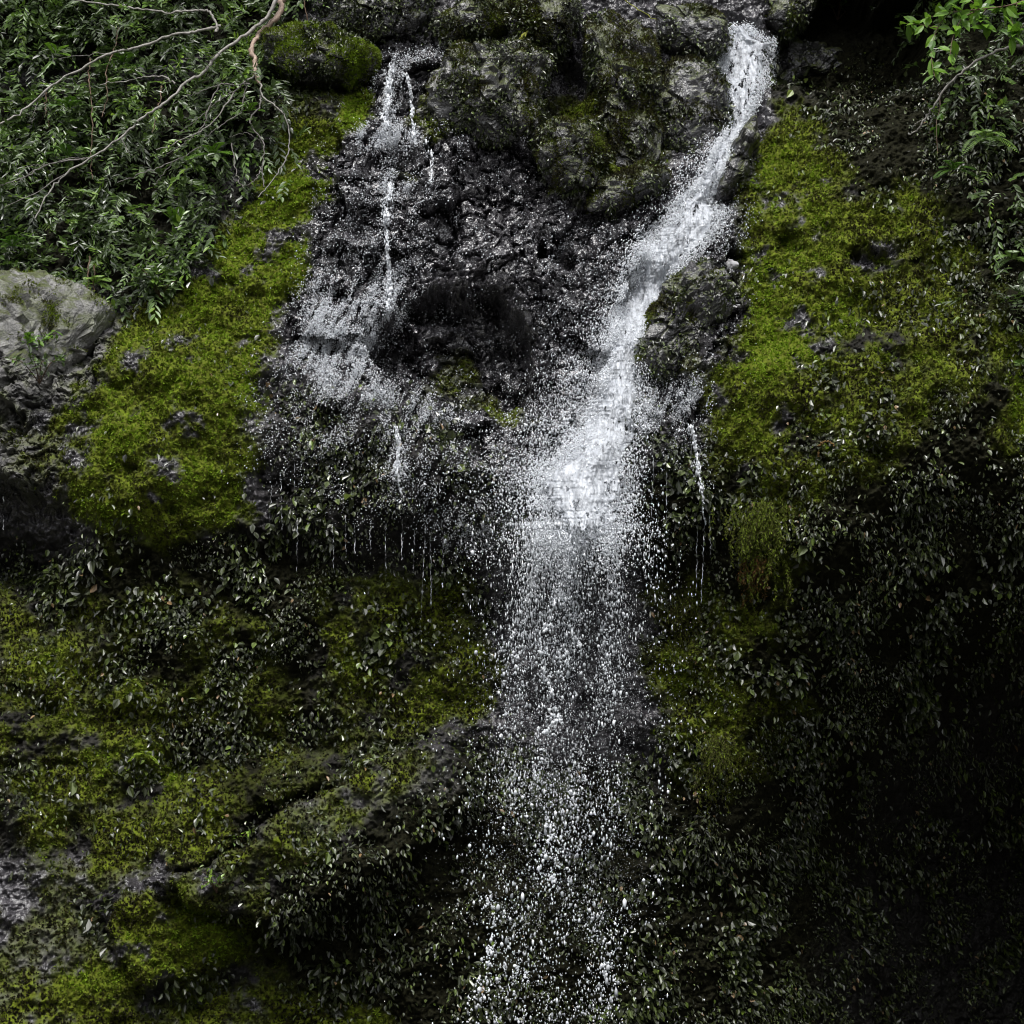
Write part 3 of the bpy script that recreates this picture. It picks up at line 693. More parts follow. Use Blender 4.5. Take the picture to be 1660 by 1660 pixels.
branch("stout crooked pinkish branch hanging beside the moss-topped boulder with many wiry ends", [(462, -20), (459, 0), (448, 30), (418, 57), (408, 81), (414, 100), (413, 118), (421, 135)], .055, .030, MAT_BARK_PINK, .5,
       [([(413, 122), (384, 145), (351, 192), (313, 219), (253, 243)], .016, MAT_BARK), ([(421, 135), (425, 155), (445, 172), (462, 189), (469, 223), (465, 256), (438, 297), (418, 320)], .015, MAT_BARK),
        ([(421, 155), (421, 172), (405, 199), (428, 233), (425, 270), (428, 303)], .015, G), ([(405, 136), (380, 138), (357, 138), (340, 169), (330, 202), (304, 229), (270, 250)], .014, G),
        ([(357, 138), (330, 146), (304, 155), (280, 170)], .009, G), ([(400, 134), (394, 165), (388, 185), (354, 206), (330, 225)], .012, G), ([(384, 145), (360, 160), (330, 185), (290, 215)], .010, G),
        ([(425, 270), (415, 290), (396, 300), (378, 290)], .008, G), ([(376, 232), (379, 262), (387, 290), (395, 305)], .010, G), ([(428, 233), (400, 215), (372, 222)], .007, G)])
branch("short grey branch with a kink between the two long branches", [(284, 136), (262, 124), (233, 125), (195, 132), (162, 138)], .016, .009, MAT_BARK, .5)
branch("thin grey branch lying low over the grey boulder side of the thicket", [(140, 255), (78, 268), (33, 290), (-20, 305)], .014, .008, G, .5, [([(78, 268), (50, 268), (20, 284)], .007)])
branch("faint grey branch under the longest pale branch", [(330, 235), (280, 262), (235, 280), (190, 296)], .012, .006, G, .4, [([(280, 262), (262, 285), (250, 300)], .006)])
for k, (pts, lab) in enumerate([
    ([(146, 95), (144, 130), (149, 165), (148, 256), (150, 290)], "straight brown upright stem crossing the longest pale branch"),
    ([(193, 45), (186, 75), (172, 120), (174, 160), (165, 190)], "brown upright stem crossing the arching grey branch"),
    ([(75, 150), (74, 180), (80, 205)], "short reddish brown stem under the arching grey branch"),
    ([(493, -20), (495, 15), (503, 45)], "brown stem dangling over the moss-topped boulder"),
    ([(145, 415), (143, 445), (142, 470)], "brown stem standing on the right shoulder of the grey boulder"),
    ([(153, 430), (152, 460), (152, 480)], "second brown stem right of the one on the grey boulder's shoulder"),
    ([(262, 140), (258, 175), (246, 215)], "brown stem behind the kinked grey branch")]):
    branch(lab, pts, .013, .007, MAT_BARK_BROWN, .35, cat="stem", name="woody_stem", group="brown stems in the thicket")
branch("bent pale bare branch reaching down-left over the dark right wall", [(1700, 66), (1645, 75), (1610, 86), (1575, 105), (1545, 130), (1515, 170), (1500, 193), (1486, 212), (1474, 217)], .026, .010, MAT_BARK, [1.4, 1.1, .8],
       [([(1500, 192), (1490, 198), (1482, 204)], .006, MAT_BARK, .8)])
# mossy roots over the boulders
branch("bright mossy root trailing down between the two upper boulders", [(866, -20), (862, 15), (858, 45), (845, 60), (825, 72), (800, 74), (775, 71)], .034, .022, MAT_VINE, .35, [([(858, 45), (850, 60), (836, 78), (828, 88)], .018)], cat="root", name="mossy_root")
branch("thin mossy root slanting over the tall mossy boulder", [(1000, -10), (1030, 12), (1060, 30), (1085, 45)], .012, .008, MAT_VINE, .55, cat="root", name="mossy_root")
branch("thin pale root crossing above the lip of the main fall", [(1128, 0), (1150, 12), (1170, 28), (1190, 50)], .010, .006, MAT_BARK_GREY, .6, cat="root", name="thin_root")
branch("rusty curled root loop on the right wall", [(1327, 742), (1328, 726), (1335, 717), (1346, 717), (1352, 724)], .018, .012, MAT_RUST, .12, cat="root", name="curled_root")

# ------------------------------------------------------------------ ferns and other single plants
def fern(px, py, off, n, size, mat, label, tint=.6, spread=1.2, name="fern", droop=.5, lean=(0, 0), pin=.26):
    org = at(px, py, off)
    o = empty(name, org, label, "fern")
    for k in range(n):
        a = (k - (n - 1) / 2) / max(1, n - 1) * spread * 2 + rng.normal(0, .12) + lean[0]
        d = nrm(np.array([math.sin(a), -.55 + rng.normal(0, .15), math.cos(a) * .8 + lean[1]]))
        L = size * rng.uniform(.8, 1.15); t = np.linspace(0, 1, 22)
        ln = d * (t * L)[:, None] - UPV * (droop * L * t ** 2)[:, None]
        T = nrm(np.gradient(ln, axis=0)); S = nrm(np.cross(T, OUT * .5 + UPV))
        pw = np.sin(np.pi * np.clip(t * .93 + .07, 0, 1)) ** .7 * L * pin
        PP = np.concatenate([ln[1:], ln[1:]]); TT = np.concatenate([S[1:], -S[1:]]) + .35 * np.concatenate([T[1:], T[1:]])
        TT[:, 2] -= .15
        NN = np.cross(T, S); NN = np.where(NN[:, 2:3] < 0, -NN, NN)[1:]; NN = np.concatenate([NN, NN]) + rng.normal(0, .12, (42, 3))
        fr = leaves("frond", PP, TT, NN, np.concatenate([pw[1:], pw[1:]]) + .01, L * .045, mat, np.clip(tint + rng.normal(0, .1, 42), 0, 1), parent=o)
    return o
fern(287, 365, .35, 3, .30, MAT_FRESH, "bright green upright fern low in the thicket", .5, .5, lean=(-.2, .2), droop=.2)
fern(200, 108, .5, 5, .36, MAT_FRESH, "wide green fern under the arching grey branch", .2, 1.1)
fern(112, 175, .5, 5, .34, MAT_FRESH, "rounded green fern between the arching and the longest branch", .25, 1.2)
fern(110, 252, .5, 5, .38, MAT_FRESH, "dark green fern at the lower end of the longest branch", .05, 1.2)
fern(345, 250, .5, 4, .34, MAT_FRESH, "fern with pale arching fronds beneath the wiry ends", .4, 1.2)
fern(405, 180, .5, 4, .26, MAT_FRESH, "small vivid fern beside the stout crooked branch's fork", .5, 1.1)
fern(90, 88, .6, 3, .30, MAT_FRESH, "light yellow-green fern sprig near the arching branch's left end", 1.0, .8, lean=(.6, 0))
fern(20, 400, .5, 5, .36, MAT_FRESH, "dark fern overhanging the grey boulder", .1, 1.2)
fern(155, 460, .4, 5, .30, MAT_THICK, "pale drooping fern beside the grey boulder's right shoulder", .9, 1.3, droop=.7)
fern(1598, 222, .6, 5, .36, MAT_THICK, "shiny pale fern with drooping fronds on the right wall", .8, 1.5, droop=.8)
fern(1545, 275, .5, 6, .30, MAT_FRESH, "green fern clump below the shiny pale fern", .1, 1.4, droop=.6)
fern(1640, 420, .5, 5, .32, MAT_THICK, "dark fern at the outer edge of the right wall", .7, 1.4, droop=.7)
fern(235, 1225, .1, 9, .2, MAT_MOSS, "pale yellow tuft on the mossy lower left rock", .8, 1.3, name="grass_tuft", droop=.6, pin=.1)
fern(215, 1105, .1, 4, .14, MAT_MOSS, "tiny yellow-green tuft above the pale yellow tuft", .7, 1.2, name="grass_tuft", droop=.6, pin=.1)

def broad_shrub(px, py, off, n, size, mat, label, tint, rad, cat="plant", name="leafy_plant", stems=4):
    org = at(px, py, off); o = empty(name, org, label, cat)
    V, q, base = [], [], 0
    tips = []
    for k in range(stems):
        tip = np.array([rng.normal(0, rad), -abs(rng.normal(.15, .1)), rng.uniform(.1, 1) * rad])
        ln = smooth_line([np.zeros(3) + np.array([0, off * .8, -.05]), tip * .5 + np.array([0, 0, .05]), tip], 5)
        v, qq = tube_arrays(ln, np.linspace(.008, .003, len(ln)), 5); V.append(v); q.append(qq + base); base += len(v); tips.append(ln)
    mesh_np("stem", np.vstack(V), np.vstack(q), 4, MAT_BARK_BROWN, parent=o)
    P_ = np.vstack([t[rng.integers(3, len(t), n // stems)] for t in tips]); m = len(P_)
    leaves("foliage", P_ + rnd(m, .02), OUT * .5 + rnd(m, .7) - UPV * .15, UPV * .7 + OUT * .5 + rnd(m, .3), size * rng.uniform(.7, 1.2, m), size * rng.uniform(.35, .5, m), mat, np.clip(tint + rng.normal(0, .2, m), 0, 1), parent=o)
broad_shrub(65, 565, .25, 60, .10, MAT_FRESH, "leafy green plant growing on the pale grey boulder", .5, .28)
broad_shrub(60, 610, .2, 60, .09, MAT_THICK, "darker leafy plant under the one on the pale grey boulder", .5, .26)
broad_shrub(255, 470, .3, 70, .11, MAT_THICK, "shrub with shiny rounded leaves where the bank meets the moss", .7, .28)
broad_shrub(140, 478, .2, 16, .07, MAT_FRESH, "small bright sprout on the top edge of the grey boulder", .9, .08, stems=2)
broad_shrub(1360, 20, .2, 36, .09, MAT_FRESH, "faint green plant in the black recess beside the main fall", .05, .3)
broad_shrub(385, 1372, .12, 24, .08, MAT_THICK, "small pale-leaved plant on the diagonal rock ledge", .95, .2, stems=3)
broad_shrub(350, 1440, .1, 40, .07, MAT_THICK, "leafy sprigs in the dark crack above the moss cushion", .8, .25, stems=4)

# leafy branch hanging in at the top right, near leaves countable
def leafy_branch():
    pts = [(1720, -30), (1650, 5), (1590, 15), (1540, 20), (1500, 30)]
    org = px_line(pts, [2.2, 1.8])[0]
    o = empty("leafy_branch", org, "leafy branch with large vivid green leaves hanging in over the dark right wall", "branch")
    lines = [pts, [(1540, 20), (1520, 45), (1510, 80), (1512, 110), (1516, 125)], [(1590, 15), (1560, 30), (1545, 60), (1540, 90)], [(1650, 5), (1640, 30), (1650, 60)], [(1600, 12), (1590, 30), (1600, 45)], [(1680, -10), (1640, -5), (1560, -8)], [(1690, 0), (1660, 40), (1640, 58)], [(1590, 15), (1570, 0), (1530, -10)], [(1520, 45), (1490, 40), (1470, 38)]]
    PP, TT = [], []
    for k, l in enumerate(lines):
        Ln = smooth_line(px_line(l, [2.2, 1.8] if k == 0 else 1.85), 7); r = np.linspace(.014 if k == 0 else .007, .004, len(Ln)); v, q = tube_arrays(Ln, r, 5)
        mesh_np("stem" if k == 0 else "twig", v - org, q, 4, MAT_BARK_BROWN, parent=o)
        T = nrm(np.gradient(Ln, axis=0)); m = 40 if k == 0 else 13
        s = rng.integers(2 if k else 6, len(Ln), m); PP.append(Ln[s]); TT.append(T[s] * .5 + rnd(m, .75) + np.array([0, -.2, -.35]))
    PP, TT = np.vstack(PP), np.vstack(TT); m = len(PP)
    tm = np.array([[0, 0, 0], [.2, .34, .10], [.5, .5, .13], [.8, .28, .06], [1, 0, -.15], [.8, -.28, .06], [.5, -.5, .13], [.2, -.34, .10], [.5, 0, .02]])
    leaves("foliage", PP - org, TT, OUT * .75 + UPV * .6 + rnd(m, .3), rng.uniform(.13, .27, m), rng.uniform(.07, .12, m), MAT_FRESH, np.clip(rng.normal(.6, .3, m), 0, 1), parent=o,
           tmpl=tm, quads_=np.array([[0, 8, 2, 1], [8, 4, 3, 2], [8, 6, 5, 4], [0, 7, 6, 8]]))
leafy_branch()
def sprig(pts, off, nl, label, tint):
    org = px_line(pts, off)[0]; o = empty("leafy_shoot", org, label, "shoot")
    Ln = smooth_line(px_line(pts, off), 7); v, q = tube_arrays(Ln, np.linspace(.007, .003, len(Ln)), 5); mesh_np("stem", v - org, q, 4, MAT_BARK_BROWN, parent=o)
    s = rng.integers(len(Ln) // 3, len(Ln), nl)
    leaves("foliage", Ln[s] - org, rnd(nl, .8) + np.array([0, -.1, -.3]), OUT * .8 + UPV * .5 + rnd(nl, .3), rng.uniform(.09, .2, nl), rng.uniform(.05, .08, nl), MAT_FRESH, np.clip(tint + rng.normal(0, .15, nl), 0, 1), parent=o)
sprig([(1522, 150), (1524, 175), (1518, 200), (1520, 250)], .9, 5, "thin upright shoot crossed by the bent bare branch", .3)

# hanging moss beards
def beard(px0, px1, py0, py1, n, tint, label):
    org = at((px0 + px1) / 2, py0, .1); o = empty("hanging_moss", org, label, "hanging moss")
    PP = []
    for k in range(n):
        x = rng.normal((px0 + px1) / 2, (px1 - px0) / 3.4); y0 = py0 + abs(rng.normal(0, .4)) * (py1 - py0); y1 = y0 + rng.uniform(.1, .4) * (py1 - py0)
        m = max(4, int((y1 - y0) * .9)); L = (y1 - y0) * .0075
        PP.append(at(x, y0, rng.uniform(.0, .14)) + np.stack([np.cumsum(rng.normal(0, .008, m)), rng.normal(0, .012, m), -np.linspace(0, L, m)], -1))
    PP = np.vstack(PP); m = len(PP)
    leaves("strands", PP - org, -UPV * .8 + rnd(m, .55), OUT + UPV * .5 + rnd(m, .5), rng.uniform(.02, .05, m), rng.uniform(.007, .013, m), MAT_MOSS if tint >= 0 else MAT_RUSTY, np.clip(abs(tint) + rng.normal(0, .16, m), 0, 1), parent=o)
MAT_RUSTY = leaf_material("rusty moss tufts", [(0, (.03, .016, .005)), (1, (.19, .10, .025))], (.6, .9), .3, .2)
beard(1195, 1275, 806, 940, 260, .5, "olive moss beard hanging from the overhang right of the falls")
beard(1205, 1240, 900, 960, 90, -.5, "rust-brown moss strands below the olive moss beard")
beard(1130, 1180, 1190, 1290, 160, .42, "moss beard drooping low on the wall right of the falling drops")
beard(1080, 1120, 960, 1060, 110, .36, "narrow moss beard just right of the falling drops")

# ------------------------------------------------------------------ water
OCT_V, OCT_F = SPH[1]
_ov = np.array([[1, 0, 0], [-1, 0, 0], [0, 1, 0], [0, -1, 0], [0, 0, 1], [0, 0, -1.]])
_of = np.array([[0, 2, 4], [2, 1, 4], [1, 3, 4], [3, 0, 4], [2, 0, 5], [1, 2, 5], [3, 1, 5], [0, 3, 5]])
def drops(name, P, r, stretch=1.5, dirs=None, parent=None, org=None, big=False, grey=1.0):
    n = len(P); v, f = (OCT_V, OCT_F) if big else (_ov, _of)
    r = np.asarray(r)[:, None, None]; loc = v[None] * r
    st = np.broadcast_to(stretch, n)[:, None]
    if dirs is None: V = loc * np.array([1, 1, 0])[None, None] + np.array([0, 0, 1.])[None, None] * (loc[..., 2] * st)[..., None]
    else:
        D = nrm(dirs); A = nrm(np.cross(D, OUT + 1e-3)); Bb = np.cross(D, A)
        V = A[:, None] * loc[..., 0:1] + Bb[:, None] * loc[..., 1:2] + D[:, None] * (loc[..., 2] * st)[..., None]
    V = V * (1 + rng.normal(0, .2, (n, len(v), 1))) + P[:, None] - (0 if org is None else org)
    q = (np.arange(n)[:, None, None] * len(v) + f[None]).reshape(-1, 3)
    o = mesh_np(name, V.reshape(-1, 3), q, 3, MAT_DROP, {'clear': np.repeat(rng.random(n) * grey, len(v))}, parent=parent, smooth=True)
    o['kind'] = 'stuff'
    return o

ROWS = [(42, 1186, 1200), (52, 1187, 1212), (64, 1186, 1225), (70, 1180, 1250), (80, 1178, 1250), (100, 1170, 1244), (125, 1162, 1236), (140, 1164, 1230), (160, 1174, 1220), (175, 1178, 1217), (190, 1184, 1212), (205, 1184, 1205), (225, 1176, 1192), (245, 1162, 1178), (265, 1155, 1172), (285, 1145, 1163), (310, 1128, 1154), (330, 1104, 1148), (345, 1098, 1165), (360, 1088, 1160), (380, 1060, 1146), (400, 1048, 1128), (420, 1040, 1110), (440, 1033, 1092), (460, 1026, 1078), (490, 1016, 1066), (520, 1002, 1052), (560, 990, 1038), (600, 980, 1030), (640, 968, 1030), (680, 952, 1030), (710, 940, 1024), (740, 920, 1016), (765, 885, 1010), (790, 882, 1008), (815, 895, 1000), (835, 900, 1002), (855, 905, 995), (880, 912, 985)]
RA = np.array(ROWS, float)
def row_at(py): return np.interp(py, RA[:, 0], RA[:, 1]), np.interp(py, RA[:, 0], RA[:, 2])
def lip(px, py):
    """depth of the face, but past the edge of the overhang the water keeps the depth it had at the edge"""
    d = np.where(py > 805, np.minimum(depth_at(px, py), np.minimum(depth_at(px, 805 + 0 * py), depth_at(px, 790 + 0 * py))), depth_at(px, py))
    return d - throw(py)
def throw(py): return .0042 * np.clip(np.asarray(py, float) - 690, 0, 190)      # the water shoots forward off the last ledge
fall_org = at(1205, 60, .1)
fall = empty("waterfall", fall_org, "main white waterfall zigzagging down the cliff from the narrow upper notch", "waterfall")
def sheet(name, y0, y1, holes, bulge=.10):
    py = np.arange(y0, y1 + 1, 1.25); nf_ = 84; fr = np.linspace(0, 1, nf_)
    l, r = row_at(py)
    jag = 5 * perlin(py * .09, py * 0 + .3, 5) + 3 * perlin(py * .3, py * 0 + 2.3, 6); l = l + jag; r = r + 4 * perlin(py * .08, py * 0 + 7.3, 7)
    px = l[:, None] + (r - l)[:, None] * fr[None]; pyy = np.repeat(py[:, None], nf_, 1)
    d = depth_at(px, pyy).astype(float)
    raw = d.copy()
    def sm(d, k):
        p = np.pad(d, [(k, k), (0, 0)], mode='edge'); c_ = np.cumsum(np.vstack([np.zeros((1, d.shape[1])), p]), 0); return (c_[2 * k + 1:] - c_[:-2 * k - 1]) / (2 * k + 1)
    for _k in range(4): d = sm(d, 14)
    g_ = np.maximum(d - raw, 0)
    for _k in range(3): g_ = sm(g_, 11)
    d = d - 1.2 * g_
    for ax in (1, 1, 1, 1):                       # the water bridges the small crags
        p = np.pad(d, [(3, 3), (0, 0)] if ax == 0 else [(0, 0), (3, 3)], mode='edge')
        d = sum(np.roll(p, s, ax) for s in range(-3, 4))[3:-3] / 7 if ax == 0 else sum(np.roll(p, s, ax) for s in range(-3, 4))[:, 3:-3] / 7
    lowr = py > 740
    if lowr.any():
        k0 = int(np.argmax(lowr)); d[k0:] = np.minimum.accumulate(np.minimum(d[k0:], d[k0].max()), 0)
    d = d - throw(py)[:, None]
    along = fbm(px * .09, pyy * .022, 91, 4, .6); fine = fbm(px * .2, pyy * .09, 95, 3, .7)
    prof = np.sin(np.pi * fr) ** .6
    P_ = on_plane(px, pyy, d - .02 - bulge * prof[None] - .03 * along * prof - .014 * fine)
    idx_ = np.arange(px.size).reshape(px.shape)
    q = np.stack([idx_[:-1, :-1], idx_[1:, :-1], idx_[1:, 1:], idx_[:-1, 1:]], -1)
    val = (.8 * fbm(px * .10, pyy * .04, 97, 3, .6) + .4 * perlin(px * .25, pyy * .08, 98) + .25 * perlin(px * .5, pyy * .2, 99) + 1.2 * prof[None] ** .8)[:-1, :-1]
    lim = np.interp(py[:-1], *holes)[:, None]
    q = q[val > lim].reshape(-1, 4)
    return mesh_np(name, P_.reshape(-1, 3) - fall_org, q, 4, MAT_WATER, parent=fall)
sheet("upper_chute", 42, 330, ([42, 70, 110, 150, 200, 240, 330], [.2, .5, .75, .7, .7, .65, .5]), .14)
sheet("white_cascade", 326, 660, ([326, 380, 420, 660], [.6, .4, .15, .25]), .14)
sheet("splash_apron", 656, 880, ([656, 700, 760, 800, 830, 855, 880], [.3, .45, .45, .45, .75, 1.15, 1.9]), .16)
# spray riding on the stream
def flow_dir(py):
    a, b = row_at(py - 8), row_at(py + 8); dx = (b[0] + b[1] - a[0] - a[1]) / 2
    return np.stack([dx, 0 * dx - 2, -16 + 0 * dx], -1)
n = 50000
py = rng.uniform(45, 890, n); py = np.where(py > 830, py + rng.exponential(26, n), py); l, r = row_at(py); c = (l + r) / 2; hw = (r - l) / 2
u = np.where(rng.random(n) < .18, rng.normal(0, .6, n), np.sign(rng.normal(size=n)) * (1 + rng.normal(0, .28, n))); px = c + u * (hw + 3)
left = rng.random(n) < np.interp(py, [40, 240, 330, 560, 640, 760, 880], [.05, .3, .2, .45, .6, .55, .5]); px = np.where(left, c - hw * .6 - rng.exponential(np.interp(py, [40, 200, 280, 350, 500, 600, 700, 800, 880], [5, 6, 22, 22, 18, 32, 46, 48, 52])), px)
P = on_plane(px, py, lip(px, py)); P[:, 1] -= np.abs(rng.normal(0, .10, n)) + .02
drops("spray", P, np.clip(rng.lognormal(-5.3, .4, n), .003, .012), 2.0, flow_dir(py) + rnd(n, 5), fall, fall_org, grey=.35)
# burst at the lip of the overhang
n = 11000
a = rng.normal(0, 1, n); py = 800 + rng.normal(0, 45, n) + rng.exponential(25, n) - 10; px = 945 + a * np.interp(py, [760, 800, 860, 950], [38, 38, 52, 72])
d0 = lip(px, np.minimum(py, 870))
P = on_plane(px, py, d0 - np.abs(rng.normal(.05, .1, n)))
drops("splash", P, np.clip(rng.lognormal(-5.1, .45, n), .0035, .018), 1.5, None, fall, fall_org, grey=.35)
# free fall
def column(n, y0, y1, pw):
    t = rng.random(n) ** pw; py = y0 + (y1 - y0) * t
    hw = np.interp(py, [850, 900, 1000, 1100, 1300, 1660, 1800], [62, 82, 100, 108, 112, 112, 112])
    cx = np.interp(py, [850, 950, 1150, 1400, 1700], [930, 925, 918, 905, 900])
    px = cx + np.where(rng.random(n) < .5, rng.uniform(-1, 1, n) + rng.normal(0, .14, n), rng.normal(0, .8, n)) * hw
    return px, py
px, py = column(22000, 850, 1720, 2.3)
keep = rng.random(len(px)) < np.clip(.55 + .9 * fbm(px * .016, py * .006, 111, 3), .1, 1)
px, py = px[keep], py[keep]; n = len(px)
P = on_plane(px, py, -.25 + rng.normal(0, .28, n))
drops("fine_drops", P, np.clip(rng.lognormal(-5.2, .4, n), .003, .013), rng.uniform(1, 2.6, n) * np.interp(py, [850, 980, 1150], [2.6, 2, 1]), None, fall, fall_org)
px, py = column(5600, 860, 1720, 1.15)
keep = rng.random(len(px)) < np.clip(.5 + 1.3 * fbm(px * .02, py * .008, 121, 3), .08, 1)
px, py = px[keep], py[keep]; n = len(px)
P = on_plane(px, py, -.3 + rng.normal(0, .25, n))
drops("large_drops", P, np.clip(rng.lognormal(-4.8, .42, n), .005, .024), rng.uniform(1, 2.4, n), None, fall, fall_org, big=True)
# ropes and clots of falling water
cl = []
for (x0, y0, y1, m) in [(890, 880, 1210, 46), (925, 880, 1080, 30), (905, 1060, 1200, 16), (955, 900, 1010, 14), (990, 880, 1120, 18), (870, 1180, 1260, 14), (792, 1450, 1700, 34), (778, 1540, 1700, 14), (835, 1290, 1330, 9), (885, 1310, 1420, 16), (905, 1380, 1440, 12), (845, 1560, 1600, 6), (940, 1260, 1330, 8), (980, 1500, 1600, 9)]:
    yy = rng.uniform(y0, y1, m); xx = x0 + 9 * np.sin(yy * .03 + x0) + rng.normal(0, 6, m)
    for a, b in zip(xx, yy):
        k = rng.integers(2, 9); cl.append(np.stack([a + rng.normal(0, 3.5, k), b + rng.normal(0, 6, k), np.full(k, rng.normal(-.4, .1))], -1))
cl = np.vstack(cl)
P = on_plane(cl[:, 0], cl[:, 1], cl[:, 2])
drops("water_clots", P, np.clip(rng.lognormal(-4.75, .45, len(P)), .005, .028), rng.uniform(.9, 1.7, len(P)), None, fall, fall_org, big=True, grey=.4)

# the finest mist of drops round the stream and the fall
n = 20000
px, py = column(n, 840, 1500, 1.6); px = 915 + (px - 915) * 1.15
P1 = on_plane(px, py, -.15 + rng.normal(0, .35, n))
n2 = 16000
py = rng.uniform(300, 880, n2); l, r = row_at(py); px = (l + r) / 2 + rng.normal(-.35, 1, n2) * (np.interp(py, [300, 600, 800, 880], [24, 40, 75, 80]))
P2 = on_plane(px, py, lip(px, py) - np.abs(rng.normal(.1, .15, n2)))
P = np.vstack([P1, P2])
drops("mist", P, rng.uniform(.0018, .0036, len(P)), 1.3, None, fall, fall_org)

# small left fall
so_ = at(632, 112, .1)
small = empty("waterfall", so_, "small thin waterfall left of the speckled boulder spreading into a white veil", "waterfall")
def thread(name, pts, w, parent, org, off=.07, dens=13):
    """a thin run of water: many stretched beads following a wandering line"""
    pts = np.array(pts, float); L = pts[-1, 1] - pts[0, 1]; n = int(L * dens)
    yy = pts[0, 1] + L * rng.random(n)
    wd = np.interp(yy, pts[:, 1], np.broadcast_to(w, len(pts)))
    keep = rng.random(n) < np.clip(.75 + .8 * perlin(yy * .07, yy * 0 + pts[0, 0] * .37, 132), .15, 1) * np.clip(wd / 12, .15, 1)
    yy, wd = yy[keep], wd[keep]; n = len(yy)
    xx = np.interp(yy, pts[:, 1], pts[:, 0]) + 3 * perlin(yy * .05, yy * 0 + pts[0, 0], 131) + rng.normal(0, .55, n) * wd * (.5 + np.abs(perlin(yy * .035, yy * 0 + pts[0, 0], 134)) * 1.6)
    P_ = at(xx, yy, off) + OUT * np.abs(rng.normal(0, .03, n))[:, None]
    return drops(name, P_, np.clip(rng.lognormal(-5.15, .4, n), .0035, .014), rng.uniform(1.5, 4, n), None, parent, org, grey=.3)
thread("main_thread", [(636, 104), (629, 130), (630, 165), (626, 205)], [7, 9, 7, 8], small, so_)
thread("side_thread", [(655, 118), (664, 140), (668, 175), (672, 235)], [5, 4, 4, 3], small, so_)
thread("lower_thread", [(634, 298), (626, 340), (628, 400), (632, 480), (628, 520)], [6, 7, 5, 6, 3], small, so_)
thread("lower_trickle", [(640, 690), (648, 720), (642, 760), (650, 800)], [4, 5, 4, 3], small, so_)
thread("ledge_trickle", [(690, 228), (702, 262), (698, 300)], [3, 3, 2], small, so_)
M_VEIL = regions([
    ([(500, 480), (560, 440), (620, 410), (660, 470), (640, 530), (600, 560), (590, 620), (650, 635), (720, 660), (740, 690), (690, 690), (560, 660), (470, 640), (480, 560)], 1.0, 16),
    ([(590, 205), (660, 205), (680, 230), (640, 245), (590, 240), (575, 225)], 1.1, 7),
    ([(612, 100), (650, 88), (720, 78), (715, 90), (650, 110), (640, 200), (622, 205), (610, 130)], .55, 6),
    ([(430, 600), (560, 640), (740, 680), (770, 780), (700, 840), (560, 830), (440, 740)], .13, 34), ([(560, 330), (700, 300), (680, 400), (640, 480), (520, 480), (500, 440)], .13, 26),
    ([(550, 300), (700, 280), (680, 340), (640, 420), (560, 400)], .10, 18),
    ([(625, 240), (640, 245), (640, 300), (620, 300)], .4, 6), ([(625, 690), (660, 690), (650, 780), (636, 780)], .5, 8), ((640, 305, 30, 14), .7, 6),
    ([(1035, 632), (1140, 625), (1138, 660), (1060, 690), (1030, 700)], .8, 12), ([(1085, 690), (1145, 680), (1140, 800), (1120, 800)], .22, 14), ([(1150, 340), (1205, 330), (1190, 400), (1120, 420)], .45, 14),
    ([(860, 640), (970, 600), (900, 760), (830, 800), (790, 880), (720, 860)], .12, 30), ([(700, 840), (860, 850), (860, 900), (720, 890)], .35, 16), ([(880, 380), (1030, 400), (1000, 560), (960, 640), (900, 560)], .06, 25),
])
M_VEIL[:, 400:] = np.where(GX[:, 400:] > 1000, M_VEIL[:, 400:], M_VEIL[:, 400:])
nv = 1300000
vx, vy = rng.uniform(380, 1240, nv), rng.uniform(70, 920, nv)
vw = np.clip(look(M_VEIL, vx, vy) * (.50 + .85 * fbm((vx + .45 * vy) * .05, vy * .012, 141, 4, .7)) + .05 * look(M_CRAG, vx, vy) * np.clip(.12 + fbm(vx * .03, vy * .03, 145, 3), 0, 1), 0, 1)  # sparse white beads over the crags stand in for glints on wet rock
kp = rng.random(nv) < vw * .95; ppx, ppy = vx[kp], vy[kp]; n = len(ppx)
P = at(ppx, ppy, .012); P[:, 1] -= np.abs(rng.normal(0, .05, n))
rad = np.clip(rng.lognormal(-5.4, .42, n), .0025, .011)
m = ppx < 800
drops("veil", P[m], rad[m], 1.4, np.stack([rng.normal(0, .4, m.sum()), np.full(m.sum(), -.3), np.full(m.sum(), -1.)], -1), small, so_, grey=.6)
so2 = at(1090, 640, .1)
side = empty("waterfall", so2, "small side cascade spilling over the short shelf right of the white cascade", "waterfall")
m2 = ppx > 1028
drops("veil", P[m2], rad[m2], 1.4, None, side, so2)
thread("thread", [(1118, 690), (1128, 730), (1138, 800), (1142, 850)], [4, 4, 3, 2], side, so2)
m3 = ~m & ~m2
drops("side_spray_glints", P[m3], rad[m3], 1.3, None, fall, fall_org)
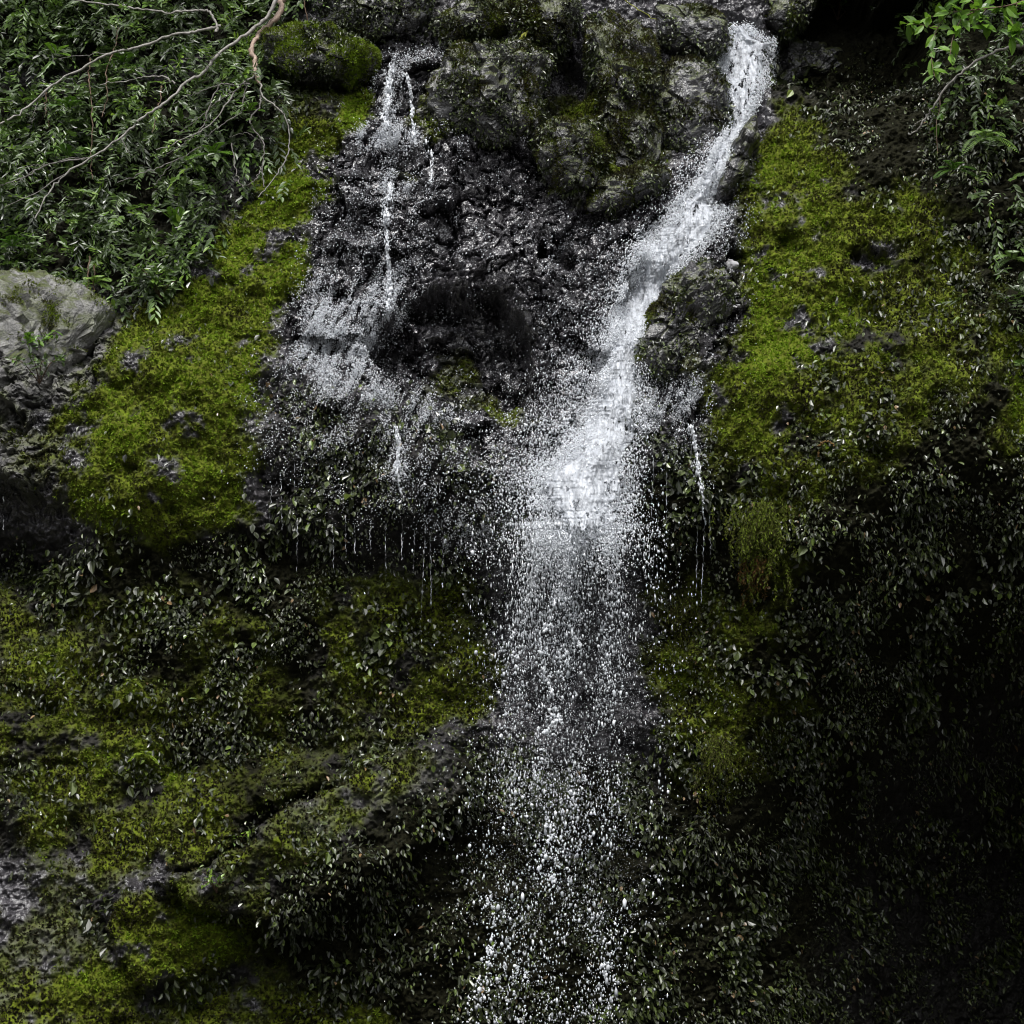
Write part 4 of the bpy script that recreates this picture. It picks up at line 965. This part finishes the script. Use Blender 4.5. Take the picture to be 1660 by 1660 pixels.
# thin strings of water below the overhang
STR = [(625, 848, 940), (652, 842, 910), (690, 848, 1005), (697, 870, 990), (455, 770, 862), (440, 790, 850), (482, 840, 930), (512, 820, 880), (540, 850, 930), (560, 835, 905), (575, 850, 900), (600, 850, 900), (672, 860, 930), (478, 740, 800),
       (1012, 846, 1040), (1060, 740, 840), (1080, 760, 850), (1130, 860, 960), (1142, 850, 980), (1150, 830, 900), (1120, 720, 780), (720, 860, 930), (5, 805, 860), (880, 890, 1010), (965, 880, 1000)]
for k, (x, y0, y1) in enumerate(STR):
    d0 = min(float(depth_at(x, y0)), .6) - .05
    yy = np.arange(y0, y1, 3.0); xx = x + 1.2 * perlin(yy * .05, yy * 0 + x, 151) + .02 * (yy - y0) * rng.normal()
    P_ = on_plane(xx, yy, np.full(len(yy), d0)); org = P_[0]
    r = .0032 * np.clip(1 + 1.3 * perlin(yy * .18, yy * 0 + x * .7, 152) + .8 * perlin(yy * .6, yy * 0 + x, 153), .12, 3)
    r = .0042 * np.clip(.25 + 1.5 * perlin(yy * .11, yy * 0 + x * .7, 152) + 1.1 * perlin(yy * .5, yy * 0 + x, 153), .05, 2.0) * np.linspace(1, .55, len(yy))
    P_[1:-1] += rnd(len(P_) - 2, .004) * np.array([1, 1, 0])
    V, q = tube_arrays(P_, r, 5)
    o = mesh_np("water_string", V - org, q, 4, MAT_DROP, {"clear": np.full(len(V), rng.uniform(.1, .7))}); o.location = org
    tag(o, "thin broken string of water dripping from the overhang edge", "water trickle", "water strings dripping from the overhang")

# ------------------------------------------------------------------ the rest of the gorge: floor, pool and the unseen shading slope added opposite to hold back low light
MAT_GROUND = plain("dark wet gravel", [(.3, (.02, .018, .015)), (.7, (.07, .065, .055))], 6, .6)
MAT_SLOPE = plain("unseen shading slope", [(.35, (.006, .010, .004)), (.65, (.02, .034, .01))], 2.2, .9, .8, .1)
gx, gy = np.meshgrid(np.linspace(-120, 120, 161), np.linspace(-160, 7, 121))
gz = -.1 + .15 * fbm(gx * .5, gy * .5, 161, 3) - .5 * np.exp(-((gx / 6) ** 2 + ((gy + 4) / 5) ** 2))
gi = np.arange(gx.size).reshape(gx.shape); gq = np.stack([gi[:-1, :-1], gi[:-1, 1:], gi[1:, 1:], gi[1:, :-1]], -1).reshape(-1, 4)
tag(mesh_np("ground", np.stack([gx, gy, gz], -1).reshape(-1, 3), gq, 4, MAT_GROUND), "dark stony gorge floor", kind="structure")
MAT_POOL, _t, _b = M("dark pool water"); _b.inputs['Base Color'].default_value = (.01, .014, .013, 1); _b.inputs['Roughness'].default_value = .08; bump(_t, _b, noise(_t, 3, 4), .3, .05)
th = np.linspace(0, 2 * np.pi, 60, endpoint=False); rr = 1 + .12 * perlin(np.cos(th) * 2, np.sin(th) * 2, 165)
tag(mesh_np("pool_water", np.stack([6.5 * rr * np.cos(th), -4 + 5 * rr * np.sin(th), 0 * th - .12], -1), np.arange(60), 60, MAT_POOL, smooth=False), "dark plunge pool at the foot of the falls", kind="structure")
th, s = np.meshgrid(np.linspace(R(178), R(362), 140), np.linspace(0, 1, 50))
rad_ = 19 + 17 * s + 1.2 * fbm(th * 6, s * 6, 171, 4); hz = -.5 + 20 * s ** .8 + .8 * fbm(th * 9, s * 9, 175, 3)
gi = np.arange(th.size).reshape(th.shape); gq = np.stack([gi[:-1, :-1], gi[:-1, 1:], gi[1:, 1:], gi[1:, :-1]], -1).reshape(-1, 4)
tag(mesh_np("shade_slope", np.stack([rad_ * np.cos(th) * .95, -13 + rad_ * np.sin(th), hz], -1).reshape(-1, 3), gq, 4, MAT_SLOPE), "dark unseen shading slope added opposite the falls to block low sky light", kind="structure")
